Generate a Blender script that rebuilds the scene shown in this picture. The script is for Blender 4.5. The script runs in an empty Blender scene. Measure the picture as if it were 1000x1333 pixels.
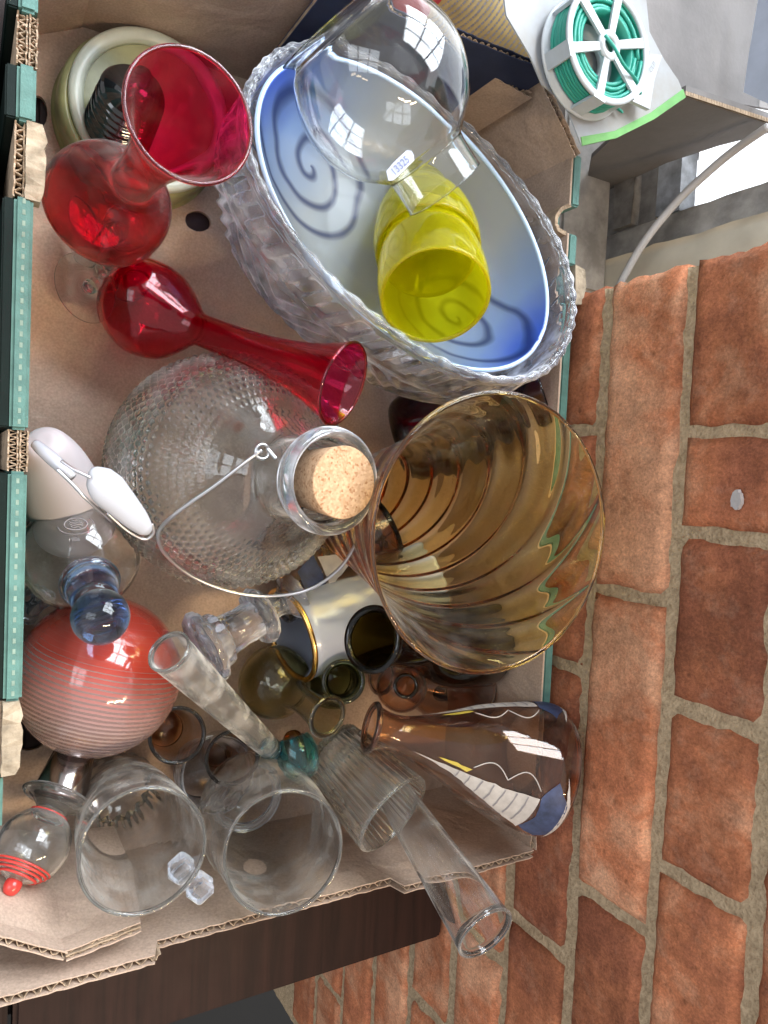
import bpy, bmesh, math, random
from mathutils import Vector, Matrix, noise
from mathutils.geometry import tessellate_polygon, delaunay_2d_cdt
random.seed(4)
PI = math.pi
sc = bpy.context.scene
C = sc.collection
# ------------------------------------------------------------------ camera
H = 0.55
F = 963.0
M3 = Matrix(((0.86699645, -0.01672315, -0.49803362), (0.04654241, 0.99778543, 0.04751886), (0.49613603, -0.06437837, 0.86585476)))
cam = bpy.data.objects.new('camera', bpy.data.cameras.new('camera'))
C.objects.link(cam)
cam.data.sensor_fit = 'VERTICAL'; cam.data.sensor_height = 36; cam.data.lens = F / 1333 * 36
cam.data.clip_start = 0.01; cam.data.clip_end = 50
cam.matrix_world = Matrix.Translation((0, 0, H)) @ M3.to_4x4()
sc.camera = cam
# ------------------------------------------------------------------ light
w = bpy.data.worlds.new('World'); sc.world = w; w.use_nodes = True
wb = w.node_tree.nodes['Background']
wb.inputs[0].default_value = (0.95, 0.94, 0.96, 1); wb.inputs[1].default_value = 0.54
def area(name, loc, target, sx, sy, power, col):
    l = bpy.data.lights.new(name, 'AREA'); l.shape = 'RECTANGLE'; l.size = sx; l.size_y = sy; l.energy = power; l.color = col
    o = bpy.data.objects.new(name, l); C.objects.link(o); o.location = loc
    o.rotation_euler = (Vector(target) - Vector(loc)).to_track_quat('-Z', 'Y').to_euler()
    return o
def lamp_grid(loc, target, nx, ny, sx, sy, gap, power, col):
    loc = Vector(loc); q = (Vector(target) - loc).to_track_quat('-Z', 'Y')
    for i in range(nx):
        for j in range(ny):
            off = q @ Vector(((i - (nx - 1) / 2) * (sx + gap), (j - (ny - 1) / 2) * (sy + gap), 0))
            o = area('window_light', loc + off, target, sx, sy, power, col); o.rotation_euler = q.to_euler()
lamp_grid((0.85, 1.10, 1.20), (0.2, 0, 0.1), 3, 3, 0.40, 0.42, 0.05, 6.8, (0.86, 0.93, 1.0))
lamp_grid((-1.2, 0.3, 1.3), (0.15, 0, 0.1), 2, 3, 0.36, 0.34, 0.05, 1.1, (0.85, 0.92, 1.0))
for i in range(3):
    area('ceiling_tube_light', (0.25 + 0.28 * i, -0.85, 1.75), (0.2, -0.1, 0.1), 0.24, 0.05, 4.5, (1.0, 0.74, 0.44))
sc.view_settings.view_transform = 'Standard'; sc.view_settings.look = 'None'
sc.view_settings.exposure = 0.56; sc.view_settings.gamma = 1
cy = sc.cycles
cy.max_bounces = 22; cy.transmission_bounces = 20; cy.transparent_max_bounces = 16; cy.glossy_bounces = 6; cy.diffuse_bounces = 3
cy.caustics_refractive = True; cy.caustics_reflective = False; cy.blur_glossy = 0.6
cy.sample_clamp_indirect = 8.0; cy.use_denoising = True

# ------------------------------------------------------------------ helpers
def ray(px, py):
    return M3 @ Vector((px - 500, 666.5 - py, -F)) / F
def P(px, py, z):                      # point of the pile seen at a photo pixel, at height z
    v = ray(px, py); return Vector((0, 0, H)) + v * ((z - H) / v.z)
def PXp(px, py, X):
    v = ray(px, py); return Vector((0, 0, H)) + v * (X / v.x)
def PYp(px, py, Y):
    v = ray(px, py); return Vector((0, 0, H)) + v * (Y / v.y)
def R_(n, p):                          # metres covered by n photo pixels at point p
    return n * -((M3.transposed() @ (Vector(p) - Vector((0, 0, H)))).z) / F

def tag(o, label=None, cat=None, group=None, kind=None):
    if label: o['label'] = label
    if cat: o['category'] = cat
    if group: o['group'] = group
    if kind: o['kind'] = kind
    return o
def empty(name, loc, label, cat, group=None):
    o = bpy.data.objects.new(name, None); C.objects.link(o); o.location = loc
    o.empty_display_size = 0.01
    return tag(o, label, cat, group)
def link(name, me, mat, parent=None, smooth=True, mw=None):
    """mesh in world (or mw) coordinates -> object"""
    if mat: me.materials.append(mat)
    if smooth:
        me.polygons.foreach_set('use_smooth', [True] * len(me.polygons))
    o = bpy.data.objects.new(name, me); C.objects.link(o)
    if mw is not None: o.matrix_basis = mw
    if parent is not None:
        o.parent = parent; o.matrix_parent_inverse = Wm(parent).inverted()
    return o
def Wm(o):
    b = o.matrix_basis.copy()
    return b if o.parent is None else Wm(o.parent) @ o.matrix_parent_inverse @ b
def frame(A, B, spin=0.0):
    A = Vector(A); z = (Vector(B) - A).normalized()
    ref = Vector((0, 0, 1)) if abs(z.z) < 0.95 else Vector((1, 0, 0))
    x = ref.cross(z).normalized() if abs(z.z) < 0.95 else (ref - z * ref.dot(z)).normalized()
    y = z.cross(x)
    m = Matrix.Identity(4)
    for i in range(3):
        m[i][0], m[i][1], m[i][2], m[i][3] = x[i], y[i], z[i], A[i]
    return m @ Matrix.Rotation(spin, 4, 'Z')
def spl(pts, n=6):
    out = []
    for i in range(len(pts) - 1):
        p0 = pts[max(i - 1, 0)]; p1 = pts[i]; p2 = pts[i + 1]; p3 = pts[min(i + 2, len(pts) - 1)]
        for k in range(n):
            t = k / n
            out.append(tuple(0.5 * ((2 * p1[a]) + (-p0[a] + p2[a]) * t + (2 * p0[a] - 5 * p1[a] + 4 * p2[a] - p3[a]) * t * t + (-p0[a] + 3 * p1[a] - 3 * p2[a] + p3[a]) * t ** 3) for a in range(len(p1))))
    out.append(tuple(pts[-1]))
    return out
def wallprof(outer, th, bt=None):
    """outer profile from the axis to the rim -> closed section with a wall of thickness th"""
    bt = th * 1.6 if bt is None else bt
    inner = []
    n = len(outer)
    for i, (r, z) in enumerate(outer):
        a = outer[max(i - 1, 0)]; b = outer[min(i + 1, n - 1)]
        tr, tz = b[0] - a[0], b[1] - a[1]; L = math.hypot(tr, tz) or 1
        ri, zi = r - th * tz / L, z + th * tr / L
        if zi < outer[0][1] + bt or ri <= 0.0004: continue
        inner.append((ri, zi))
    rim = outer[-1]
    inner.reverse()
    a = inner[0]
    mx, mz = (rim[0] + a[0]) / 2, (rim[1] + a[1]) / 2
    dx, dz = rim[0] - outer[-2][0], rim[1] - outer[-2][1]; L = math.hypot(dx, dz) or 1
    cap = [(mx + dx / L * th * .45, mz + dz / L * th * .45)]
    return list(outer) + cap + inner + [(0, outer[0][1] + bt)], len(outer)
def lathe(prof, seg=72, mod=None, loop=False, ell=(1, 1), nout=None, sup=None):
    """rings about z. mod(theta, r, z, i) -> (r, z)"""
    vs, fs, rings = [], [], []
    for i, (r, z) in enumerate(prof):
        if r < 1e-5 and not loop:
            rings.append([len(vs)]); vs.append((0, 0, z)); continue
        ring = []
        for k in range(seg):
            th = 2 * PI * k / seg
            rr, zz = (r, z) if mod is None else mod(th, r, z, i)
            c, s = math.cos(th), math.sin(th)
            if sup:
                q = (abs(c) ** sup + abs(s) ** sup) ** (-1 / sup); c *= q; s *= q
            ring.append(len(vs)); vs.append((rr * c * ell[0], rr * s * ell[1], zz))
        rings.append(ring)
    m = len(rings)
    for i in range(m if loop else m - 1):
        a, b = rings[i], rings[(i + 1) % m]
        if len(a) == 1 and len(b) == 1: continue
        for k in range(seg):
            k2 = (k + 1) % seg
            if len(a) == 1: fs.append((a[0], b[k2], b[k]))
            elif len(b) == 1: fs.append((a[k], a[k2], b[0]))
            else: fs.append((a[k], a[k2], b[k2], b[k]))
    me = bpy.data.meshes.new('m'); me.from_pydata(vs, [], fs); me.update()
    return me
def glass_body(name, outer, th, A, B, mat, parent=None, seg=72, mod=None, bt=None, spin=0, ell=(1, 1), sup=None):
    """hollow vessel: outer profile [(r, z)] in metres along A->B"""
    pr, n = wallprof(outer, th, bt)
    f = (lambda t, r, z, i: mod(t, r, z, i < n)) if mod else None
    return link(name, lathe(pr, seg, f, ell=ell, sup=sup), mat, parent, mw=frame(A, B, spin))
def solid_body(name, prof, A, B, mat, parent=None, seg=64, mod=None, spin=0, ell=(1, 1)):
    return link(name, lathe(prof, seg, mod, ell=ell), mat, parent, mw=frame(A, B, spin))
def tube(name, pts, r, mat, parent=None, seg=10, n=8, closed=False, rf=None):
    pts = [tuple(p) for p in pts]
    if closed: path = spl(pts + [pts[0]], n)[:-1]
    else: path = spl(pts, n)
    path = [Vector(p) for p in path]; m = len(path)
    vs, fs = [], []
    up = None
    for i, p in enumerate(path):
        a = path[(i - 1) % m] if closed or i > 0 else p
        b = path[(i + 1) % m] if closed or i < m - 1 else p
        t = (b - a).normalized()
        if up is None: up = Vector((0, 0, 1)) if abs(t.z) < 0.9 else Vector((1, 0, 0))
        x = (up - t * up.dot(t)).normalized(); up = x; y = t.cross(x)
        rr = r if rf is None else r * rf(i / (m - 1))
        for k in range(seg):
            th = 2 * PI * k / seg
            vs.append(p + (x * math.cos(th) + y * math.sin(th)) * rr)
    for i in range(m if closed else m - 1):
        for k in range(seg):
            a = i * seg + k; b = i * seg + (k + 1) % seg; j = ((i + 1) % m) * seg
            fs.append((a, b, j + (k + 1) % seg, j + k))
    if not closed:
        fs.append(tuple(reversed(range(seg)))); fs.append(tuple((m - 1) * seg + k for k in range(seg)))
    me = bpy.data.meshes.new('m'); me.from_pydata(vs, [], fs); me.update()
    return link(name, me, mat, parent)
def fill(loops):
    flat = [Vector(p) for l in loops for p in l]; ed = []; o = 0
    for l in loops:
        ed += [(o + i, o + (i + 1) % len(l)) for i in range(len(l))]; o += len(l)
    r = delaunay_2d_cdt(flat, ed, [], 0, 1e-7)
    back = [k[0] if k else -1 for k in r[3]]
    def inside(p, l):
        c = False
        for i in range(len(l)):
            a, b = l[i], l[i - 1]
            if (a[1] > p.y) != (b[1] > p.y) and p.x < (b[0] - a[0]) * (p.y - a[1]) / (b[1] - a[1]) + a[0]: c = not c
        return c
    out = []
    for t in r[2]:
        c = (r[0][t[0]] + r[0][t[1]] + r[0][t[2]]) / 3
        if inside(c, loops[0]) and not any(inside(c, l) for l in loops[1:]) and min(back[k] for k in t) >= 0: out.append(tuple(back[k] for k in t))
    return out
def slab(name, outline, depth, mat, parent=None, holes=(), tf=None, smooth=False):
    """polygon (x, y) with holes extruded from 0 to -depth, then mapped by tf(x, y, z)"""
    loops = [list(outline)] + [list(h) for h in holes]
    flat = [p for l in loops for p in l]
    tris = fill(loops)
    n = len(flat)
    tf = tf or (lambda x, y, z: (x, y, z))
    vs = [tf(x, y, 0) for x, y in flat] + [tf(x, y, -depth) for x, y in flat]
    fs = [tuple(t) for t in tris] + [tuple(i + n for i in reversed(t)) for t in tris]
    o = 0
    for l in loops:
        for i in range(len(l)):
            j = (i + 1) % len(l); fs.append((o + i, o + i + n, o + j + n, o + j))
        o += len(l)
    me = bpy.data.meshes.new('m'); me.from_pydata([tuple(v) for v in vs], [], fs)
    bm = bmesh.new(); bm.from_mesh(me); bmesh.ops.recalc_face_normals(bm, faces=bm.faces); bm.to_mesh(me); bm.free()
    return link(name, me, mat, parent, smooth)
def box(name, a, b, mat, parent=None, bev=0.0):
    bm = bmesh.new(); bmesh.ops.create_cube(bm, size=1)
    for v in bm.verts:
        v.co = Vector([a[i] if v.co[i] < 0 else b[i] for i in range(3)])
    if bev: bmesh.ops.bevel(bm, geom=bm.edges[:], offset=bev, segments=2, affect='EDGES')
    me = bpy.data.meshes.new('m'); bm.to_mesh(me); bm.free()
    return link(name, me, mat, parent, False)
def ribbon(name, path, z0, zt, th, mat, parent=None, jag=0.0, smooth=True):
    """a standing sheet: path of (x, y), from z0 up to zt(i) (number or function of the fraction)"""
    m = len(path); vs = []
    for i, (x, y) in enumerate(path):
        a = path[max(i - 1, 0)]; b = path[min(i + 1, m - 1)]
        t = Vector((b[0] - a[0], b[1] - a[1])); t.normalize(); nx, ny = -t.y * th / 2, t.x * th / 2
        z1 = (zt(i / (m - 1)) if callable(zt) else zt) + random.uniform(-jag, jag)
        vs += [(x + nx, y + ny, z0), (x + nx, y + ny, z1), (x - nx, y - ny, z1), (x - nx, y - ny, z0)]
    fs = []
    for i in range(m - 1):
        o, q = 4 * i, 4 * i + 4
        for k in range(4): fs.append((o + k, q + k, q + (k + 1) % 4, o + (k + 1) % 4))
    fs += [(3, 2, 1, 0), tuple(4 * (m - 1) + k for k in range(4))]
    me = bpy.data.meshes.new('m'); me.from_pydata(vs, [], fs)
    bm = bmesh.new(); bm.from_mesh(me); bmesh.ops.recalc_face_normals(bm, faces=bm.faces); bm.to_mesh(me); bm.free()
    return link(name, me, mat, parent, False)

# ------------------------------------------------------------------ materials
def newmat(name):
    m = bpy.data.materials.new(name); m.use_nodes = True; nt = m.node_tree; nt.nodes.clear()
    out = nt.nodes.new('ShaderNodeOutputMaterial'); return m, nt, out
def N(nt, t, **kw):
    n = nt.nodes.new('ShaderNode' + t)
    for k, v in kw.items():
        if k in ('operation', 'blend_type', 'data_type', 'wave_type', 'bands_direction', 'feature', 'noise_dimensions', 'wave_profile'): setattr(n, k, v)
        else: n.inputs[k].default_value = v
    return n
def glass(name, T=(1, 1, 1), thick=0.002, ior=1.47, rough=0.0, bump=0.0, bscale=30, dust_sheen=0.0, dcol=(0.66, 0.63, 0.58)):
    """clear or coloured glass; T is what a wall of that thickness lets through"""
    m, nt, out = newmat(name)
    g = N(nt, 'BsdfGlass', IOR=ior, Roughness=rough); g.inputs['Color'].default_value = (1, 1, 1, 1)
    sig = [-math.log(max(t, 1e-4)) / thick for t in T]; mx = max(sig)
    if mx > 1e-3:
        v = N(nt, 'VolumeAbsorption', Density=mx); v.inputs['Color'].default_value = tuple(1 - s / mx for s in sig) + (1,)
        nt.links.new(v.outputs[0], out.inputs['Volume'])
    tc = N(nt, 'TexCoord')
    if bump:
        n = N(nt, 'TexNoise', Scale=bscale, Detail=2.0); nt.links.new(tc.outputs['Object'], n.inputs['Vector'])
        b = N(nt, 'Bump', Strength=bump, Distance=0.002); nt.links.new(n.outputs[0], b.inputs['Height']); nt.links.new(b.outputs[0], g.inputs['Normal'])
    if dust_sheen:  # pale film: real dust plus whitening that stands in for bright glass edges
        n2 = N(nt, 'TexNoise', Scale=60.0, Detail=8.0); nt.links.new(tc.outputs['Object'], n2.inputs['Vector'])
        mr = N(nt, 'MapRange'); mr.inputs[1].default_value = 0.42; mr.inputs[2].default_value = 0.75; mr.inputs[3].default_value = 0.2 * dust_sheen; mr.inputs[4].default_value = 1.5 * dust_sheen
        nt.links.new(n2.outputs[0], mr.inputs[0])
        lw = N(nt, 'LayerWeight', Blend=0.5); pw = N(nt, 'Math', operation='POWER'); pw.inputs[1].default_value = 2.5; nt.links.new(lw.outputs['Facing'], pw.inputs[0])
        ma = N(nt, 'Math', operation='MULTIPLY_ADD'); ma.inputs[1].default_value = 6.0; ma.inputs[2].default_value = 0.45; nt.links.new(pw.outputs[0], ma.inputs[0])
        mm = N(nt, 'Math', operation='MULTIPLY'); nt.links.new(mr.outputs[0], mm.inputs[0]); nt.links.new(ma.outputs[0], mm.inputs[1])
        mr = mm
        d = N(nt, 'BsdfDiffuse'); d.inputs[0].default_value = tuple(dcol) + (1,)
        mx_ = N(nt, 'MixShader'); nt.links.new(mr.outputs[0], mx_.inputs[0]); nt.links.new(g.outputs[0], mx_.inputs[1]); nt.links.new(d.outputs[0], mx_.inputs[2])
        nt.links.new(mx_.outputs[0], out.inputs['Surface'])
    else: nt.links.new(g.outputs[0], out.inputs['Surface'])
    return m
def pbr(name, col, rough=0.5, metal=0.0, var=0.0, vscale=20, bump=0.0, bscale=200, col2=None, coat=0.0, trans=0.0, stretch=None, spec=0.5, detail=6.0):
    m, nt, out = newmat(name)
    p = N(nt, 'BsdfPrincipled', Roughness=rough, Metallic=metal); p.inputs['Base Color'].default_value = tuple(col) + (1,)
    p.inputs['Coat Weight'].default_value = coat; p.inputs['Transmission Weight'].default_value = trans; p.inputs['Specular IOR Level'].default_value = spec
    nt.links.new(p.outputs[0], out.inputs['Surface'])
    tc = N(nt, 'TexCoord'); src = tc.outputs['Object']
    if stretch:
        mp = N(nt, 'Mapping'); mp.inputs['Scale'].default_value = stretch; nt.links.new(src, mp.inputs[0]); src = mp.outputs[0]
    if var or col2:
        n = N(nt, 'TexNoise', Scale=float(vscale), Detail=detail, Roughness=0.62); nt.links.new(src, n.inputs['Vector'])
        r = N(nt, 'ValToRGB'); nt.links.new(n.outputs[0], r.inputs[0])
        c2 = col2 or tuple(c * (1 - var) for c in col)
        r.color_ramp.elements[0].position = 0.36; r.color_ramp.elements[0].color = tuple(c2) + (1,)
        r.color_ramp.elements[1].position = 0.64; r.color_ramp.elements[1].color = tuple(col) + (1,)
        nt.links.new(r.outputs[0], p.inputs['Base Color'])
    if bump:
        n = N(nt, 'TexNoise', Scale=float(bscale), Detail=5.0); nt.links.new(src, n.inputs['Vector'])
        b = N(nt, 'Bump', Strength=bump, Distance=0.001); nt.links.new(n.outputs[0], b.inputs['Height']); nt.links.new(b.outputs[0], p.inputs['Normal'])
    return m

def mat_card():
    m = pbr('cardboard', (0.54, 0.405, 0.315), 0.9, var=0.20, vscale=9, bump=0.35, bscale=420, spec=0.1); nt = m.node_tree
    p = next(n for n in nt.nodes if n.type == 'BSDF_PRINCIPLED'); old = p.inputs['Base Color'].links[0].from_socket; tc = next(n for n in nt.nodes if n.type == 'TEX_COORD')
    mp = N(nt, 'Mapping'); mp.inputs['Scale'].default_value = (30, 160, 60); mp.inputs['Rotation'].default_value = (0, 0, 0.3); nt.links.new(tc.outputs['Object'], mp.inputs[0])
    n = N(nt, 'TexNoise', Scale=1.0, Detail=6.0, Roughness=0.7); nt.links.new(mp.outputs[0], n.inputs['Vector'])
    r = N(nt, 'MapRange'); r.inputs[1].default_value = .60; r.inputs[2].default_value = .72; r.inputs[3].default_value = 0; r.inputs[4].default_value = .35; nt.links.new(n.outputs[0], r.inputs[0])
    x = N(nt, 'MixRGB'); nt.links.new(r.outputs[0], x.inputs[0]); nt.links.new(old, x.inputs[1]); x.inputs[2].default_value = (0.66, 0.54, 0.43, 1)
    n2 = N(nt, 'TexNoise', Scale=650.0, Detail=3.0); nt.links.new(tc.outputs['Object'], n2.inputs['Vector'])
    r2 = N(nt, 'MapRange'); r2.inputs[1].default_value = .3; r2.inputs[2].default_value = .7; r2.inputs[3].default_value = .86; r2.inputs[4].default_value = 1.12; nt.links.new(n2.outputs[0], r2.inputs[0])
    h = N(nt, 'HueSaturation'); nt.links.new(r2.outputs[0], h.inputs['Value']); nt.links.new(x.outputs[0], h.inputs['Color']); nt.links.new(h.outputs[0], p.inputs['Base Color'])
    n3 = N(nt, 'TexNoise', Scale=18.0, Detail=3.0, Distortion=.8); nt.links.new(tc.outputs['Object'], n3.inputs['Vector'])
    b0 = p.inputs['Normal'].links[0].from_node; b = N(nt, 'Bump', Strength=0.8, Distance=0.006); nt.links.new(n3.outputs[0], b.inputs['Height']); nt.links.new(b0.outputs[0], b.inputs['Normal']); nt.links.new(b.outputs[0], p.inputs['Normal'])
    return m
m_card = mat_card()
m_card_dark = pbr('grey_cardboard', (0.27, 0.255, 0.25), 0.9, var=0.25, vscale=12, bump=0.3, bscale=300, spec=0.1)
m_flute = pbr('torn_cardboard', (0.50, 0.38, 0.27), 0.95, var=0.4, vscale=120, bump=0.6, bscale=500, spec=0.1)
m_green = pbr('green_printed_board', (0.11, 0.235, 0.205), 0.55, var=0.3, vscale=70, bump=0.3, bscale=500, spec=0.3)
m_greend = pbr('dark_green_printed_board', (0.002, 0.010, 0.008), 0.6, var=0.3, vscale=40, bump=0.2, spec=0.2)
m_paper = pbr('torn_paper', (0.45, 0.37, 0.27), 0.9, var=0.45, vscale=110, bump=0.8, bscale=260, spec=0.1)
m_black = pbr('black_gap_filler', (0.008, 0.008, 0.01), 0.9, bump=0.4, bscale=300, spec=0.1)  # near-black, paints the darkness of the gap left of the box
m_navy = pbr('navy_board', (0.035, 0.045, 0.09), 0.7, var=0.3, vscale=20, spec=0.2)

def mat_wood():
    m, nt, out = newmat('dark_varnished_wood')
    p = N(nt, 'BsdfPrincipled', Roughness=0.32); p.inputs['Specular IOR Level'].default_value = 0.22; nt.links.new(p.outputs[0], out.inputs['Surface'])
    tc = N(nt, 'TexCoord'); mp = N(nt, 'Mapping'); mp.inputs['Scale'].default_value = (22, 1.2, 6); nt.links.new(tc.outputs['Object'], mp.inputs[0])
    n = N(nt, 'TexNoise', Scale=4.0, Detail=9.0, Roughness=0.65, Distortion=0.6); nt.links.new(mp.outputs[0], n.inputs['Vector'])
    r = N(nt, 'ValToRGB'); nt.links.new(n.outputs[0], r.inputs[0])
    e = r.color_ramp.elements; e[0].position = 0.32; e[0].color = (0.014, 0.007, 0.006, 1); e[1].position = 0.78; e[1].color = (0.042, 0.018, 0.014, 1)
    nt.links.new(r.outputs[0], p.inputs['Base Color'])
    n2 = N(nt, 'TexNoise', Scale=55.0, Detail=8.0); nt.links.new(tc.outputs['Object'], n2.inputs['Vector'])
    mr = N(nt, 'MapRange'); mr.inputs[3].default_value = 0.36; mr.inputs[4].default_value = 0.66; nt.links.new(n2.outputs[0], mr.inputs[0]); nt.links.new(mr.outputs[0], p.inputs['Roughness'])
    b = N(nt, 'Bump', Strength=0.18, Distance=0.0008); nt.links.new(n.outputs[0], b.inputs['Height']); nt.links.new(b.outputs[0], p.inputs['Normal'])
    return m
m_wood = mat_wood()
def mat_brick():
    m, nt, out = newmat('red_brick')
    p = N(nt, 'BsdfPrincipled', Roughness=0.88); p.inputs['Specular IOR Level'].default_value = 0.2; nt.links.new(p.outputs[0], out.inputs['Surface'])
    geo = N(nt, 'NewGeometry'); pos = geo.outputs['Position']; oi = N(nt, 'ObjectInfo')
    n = N(nt, 'TexNoise', Scale=16.0, Detail=9.0, Roughness=0.62, Distortion=0.4); nt.links.new(pos, n.inputs['Vector'])
    sh = N(nt, 'MapRange'); sh.inputs[3].default_value = -.12; sh.inputs[4].default_value = .12; nt.links.new(oi.outputs['Random'], sh.inputs[0]); ad = N(nt, 'Math', operation='ADD'); nt.links.new(n.outputs[0], ad.inputs[0]); nt.links.new(sh.outputs[0], ad.inputs[1])
    r = N(nt, 'ValToRGB'); nt.links.new(ad.outputs[0], r.inputs[0]); e = r.color_ramp.elements
    e[0].position = 0.32; e[0].color = (0.28, 0.10, 0.055, 1); e[1].position = 0.66; e[1].color = (0.52, 0.27, 0.16, 1)
    k = e.new(0.5); k.color = (0.42, 0.155, 0.075, 1)
    # salt bloom
    n2 = N(nt, 'TexNoise', Scale=38.0, Detail=10.0, Roughness=0.72); nt.links.new(pos, n2.inputs['Vector'])
    mr = N(nt, 'MapRange'); mr.inputs[1].default_value = 0.53; mr.inputs[2].default_value = 0.74; mr.inputs[3].default_value = 0; mr.inputs[4].default_value = 0.35; nt.links.new(n2.outputs[0], mr.inputs[0])
    mx = N(nt, 'MixRGB'); nt.links.new(mr.outputs[0], mx.inputs[0]); nt.links.new(r.outputs[0], mx.inputs[1]); mx.inputs[2].default_value = (0.52, 0.35, 0.25, 1)
    hs = N(nt, 'HueSaturation'); nt.links.new(mx.outputs[0], hs.inputs['Color'])
    ms = N(nt, 'MapRange'); ms.inputs[3].default_value = 0.86; ms.inputs[4].default_value = 1.16; nt.links.new(oi.outputs['Random'], ms.inputs[0]); nt.links.new(ms.outputs[0], hs.inputs['Value'])
    # dark pits
    v = N(nt, 'TexVoronoi', Scale=70.0); nt.links.new(pos, v.inputs['Vector'])
    pm = N(nt, 'MapRange'); pm.inputs[1].default_value = 0.05; pm.inputs[2].default_value = 0.16; pm.inputs[3].default_value = 0.62; pm.inputs[4].default_value = 1; nt.links.new(v.outputs['Distance'], pm.inputs[0])
    n3 = N(nt, 'TexNoise', Scale=9.0); nt.links.new(pos, n3.inputs['Vector'])
    gt = N(nt, 'Math', operation='LESS_THAN'); gt.inputs[1].default_value = 0.5; nt.links.new(n3.outputs[0], gt.inputs[0])
    mxp = N(nt, 'Math', operation='MAXIMUM'); nt.links.new(pm.outputs[0], mxp.inputs[0]); nt.links.new(gt.outputs[0], mxp.inputs[1])
    m2 = N(nt, 'MixRGB', blend_type='MULTIPLY'); m2.inputs[0].default_value = 1; nt.links.new(hs.outputs[0], m2.inputs[1]); nt.links.new(mxp.outputs[0], m2.inputs[2])
    n5 = N(nt, 'TexNoise', Scale=7.0, Detail=6.0, Roughness=.6); nt.links.new(pos, n5.inputs['Vector'])
    so = N(nt, 'MapRange'); so.inputs[1].default_value = .40; so.inputs[2].default_value = .62; so.inputs[3].default_value = .74; so.inputs[4].default_value = 1.15; nt.links.new(n5.outputs[0], so.inputs[0])
    n6 = N(nt, 'TexNoise', Scale=520.0, Detail=4.0, Roughness=.75); nt.links.new(pos, n6.inputs['Vector'])
    g6 = N(nt, 'MapRange'); g6.inputs[1].default_value = .30; g6.inputs[2].default_value = .70; g6.inputs[3].default_value = .72; g6.inputs[4].default_value = 1.42; nt.links.new(n6.outputs[0], g6.inputs[0])
    n7 = N(nt, 'TexNoise', Scale=110.0, Detail=9.0, Roughness=.78); nt.links.new(pos, n7.inputs['Vector'])
    g7 = N(nt, 'MapRange'); g7.inputs[1].default_value = .32; g7.inputs[2].default_value = .68; g7.inputs[3].default_value = .78; g7.inputs[4].default_value = 1.36; nt.links.new(n7.outputs[0], g7.inputs[0])
    q1 = N(nt, 'Math', operation='MULTIPLY'); nt.links.new(g6.outputs[0], q1.inputs[0]); nt.links.new(g7.outputs[0], q1.inputs[1])
    q2 = N(nt, 'Math', operation='MULTIPLY'); nt.links.new(q1.outputs[0], q2.inputs[0]); nt.links.new(so.outputs[0], q2.inputs[1])
    h2 = N(nt, 'HueSaturation'); nt.links.new(q2.outputs[0], h2.inputs['Value']); nt.links.new(m2.outputs[0], h2.inputs['Color']); nt.links.new(h2.outputs[0], p.inputs['Base Color'])
    n4 = N(nt, 'TexNoise', Scale=260.0, Detail=8.0, Roughness=0.7); nt.links.new(pos, n4.inputs['Vector'])
    b = N(nt, 'Bump', Strength=0.75, Distance=0.0012); nt.links.new(n4.outputs[0], b.inputs['Height'])
    b2 = N(nt, 'Bump', Strength=0.4, Distance=0.0012); nt.links.new(n2.outputs[0], b2.inputs['Height']); nt.links.new(b.outputs[0], b2.inputs['Normal']); nt.links.new(b2.outputs[0], p.inputs['Normal'])
    return m
m_brick = mat_brick()
m_mortar = pbr('sandy_mortar', (0.56, 0.43, 0.28), 0.95, col2=(0.36, 0.27, 0.17), vscale=210, bump=1.0, bscale=420, spec=0.1, detail=10.0)
for n_ in m_mortar.node_tree.nodes:
    if n_.type == 'BUMP': n_.inputs['Distance'].default_value = 0.0022
m_plaster = pbr('pale_plaster', (0.66, 0.62, 0.52), 0.9, var=0.15, vscale=14, bump=0.4, bscale=90, spec=0.1)
m_frame = pbr('weathered_paint', (0.48, 0.45, 0.42), 0.8, var=0.5, vscale=30, bump=0.8, bscale=80)
m_cable = pbr('grey_plastic_cable', (0.40, 0.37, 0.35), 0.45)
m_white = pbr('white_porcelain', (0.47, 0.48, 0.52), 0.12, coat=0.5)
m_bisque = pbr('matt_white_porcelain', (0.55, 0.50, 0.51), 0.5)
m_lilac = pbr('pale_lilac_glaze', (0.42, 0.46, 0.56), 0.25, coat=0.3)
m_gold = pbr('gold_lustre', (0.80, 0.50, 0.16), 0.25, metal=1.0)
m_chrome = pbr('silver_metal', (0.36, 0.32, 0.31), 0.17, metal=1.0)
m_wire = pbr('steel_wire', (0.62, 0.62, 0.64), 0.3, metal=1.0)
m_olive = pbr('olive_enamel', (0.34, 0.34, 0.16), 0.35, var=0.3, vscale=40)
m_ring = pbr('pale_green_enamel', (0.62, 0.66, 0.55), 0.3, var=0.12, vscale=60)
m_blackg = pbr('black_glass', (0.012, 0.014, 0.016), 0.06, coat=0.6)
m_sticker = pbr('white_sticker', (0.40, 0.43, 0.52), 0.6)
m_ink = pbr('blue_ink', (0.06, 0.08, 0.22), 0.6)
m_grey_print = pbr('grey_print', (0.27, 0.25, 0.26), 0.6)
m_print_w = pbr('white_enamel_print', (0.60, 0.56, 0.52), 0.5, var=0.25, vscale=90)
m_print_b = pbr('blue_enamel_print', (0.05, 0.075, 0.17), 0.5, var=0.6, vscale=90)
m_print_y = pbr('yellow_enamel_print', (0.62, 0.48, 0.08), 0.5)
m_print_g = pbr('dark_green_print', (0.02, 0.05, 0.04), 0.5)
m_spool = pbr('white_plastic', (0.47, 0.51, 0.54), 0.45, var=0.15, vscale=60)
m_gwire = pbr('green_coated_wire', (0.015, 0.27, 0.20), 0.45)
m_pcard = pbr('white_backing_card', (0.38, 0.41, 0.46), 0.8, col2=(0.32, 0.31, 0.29), vscale=18)
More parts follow.
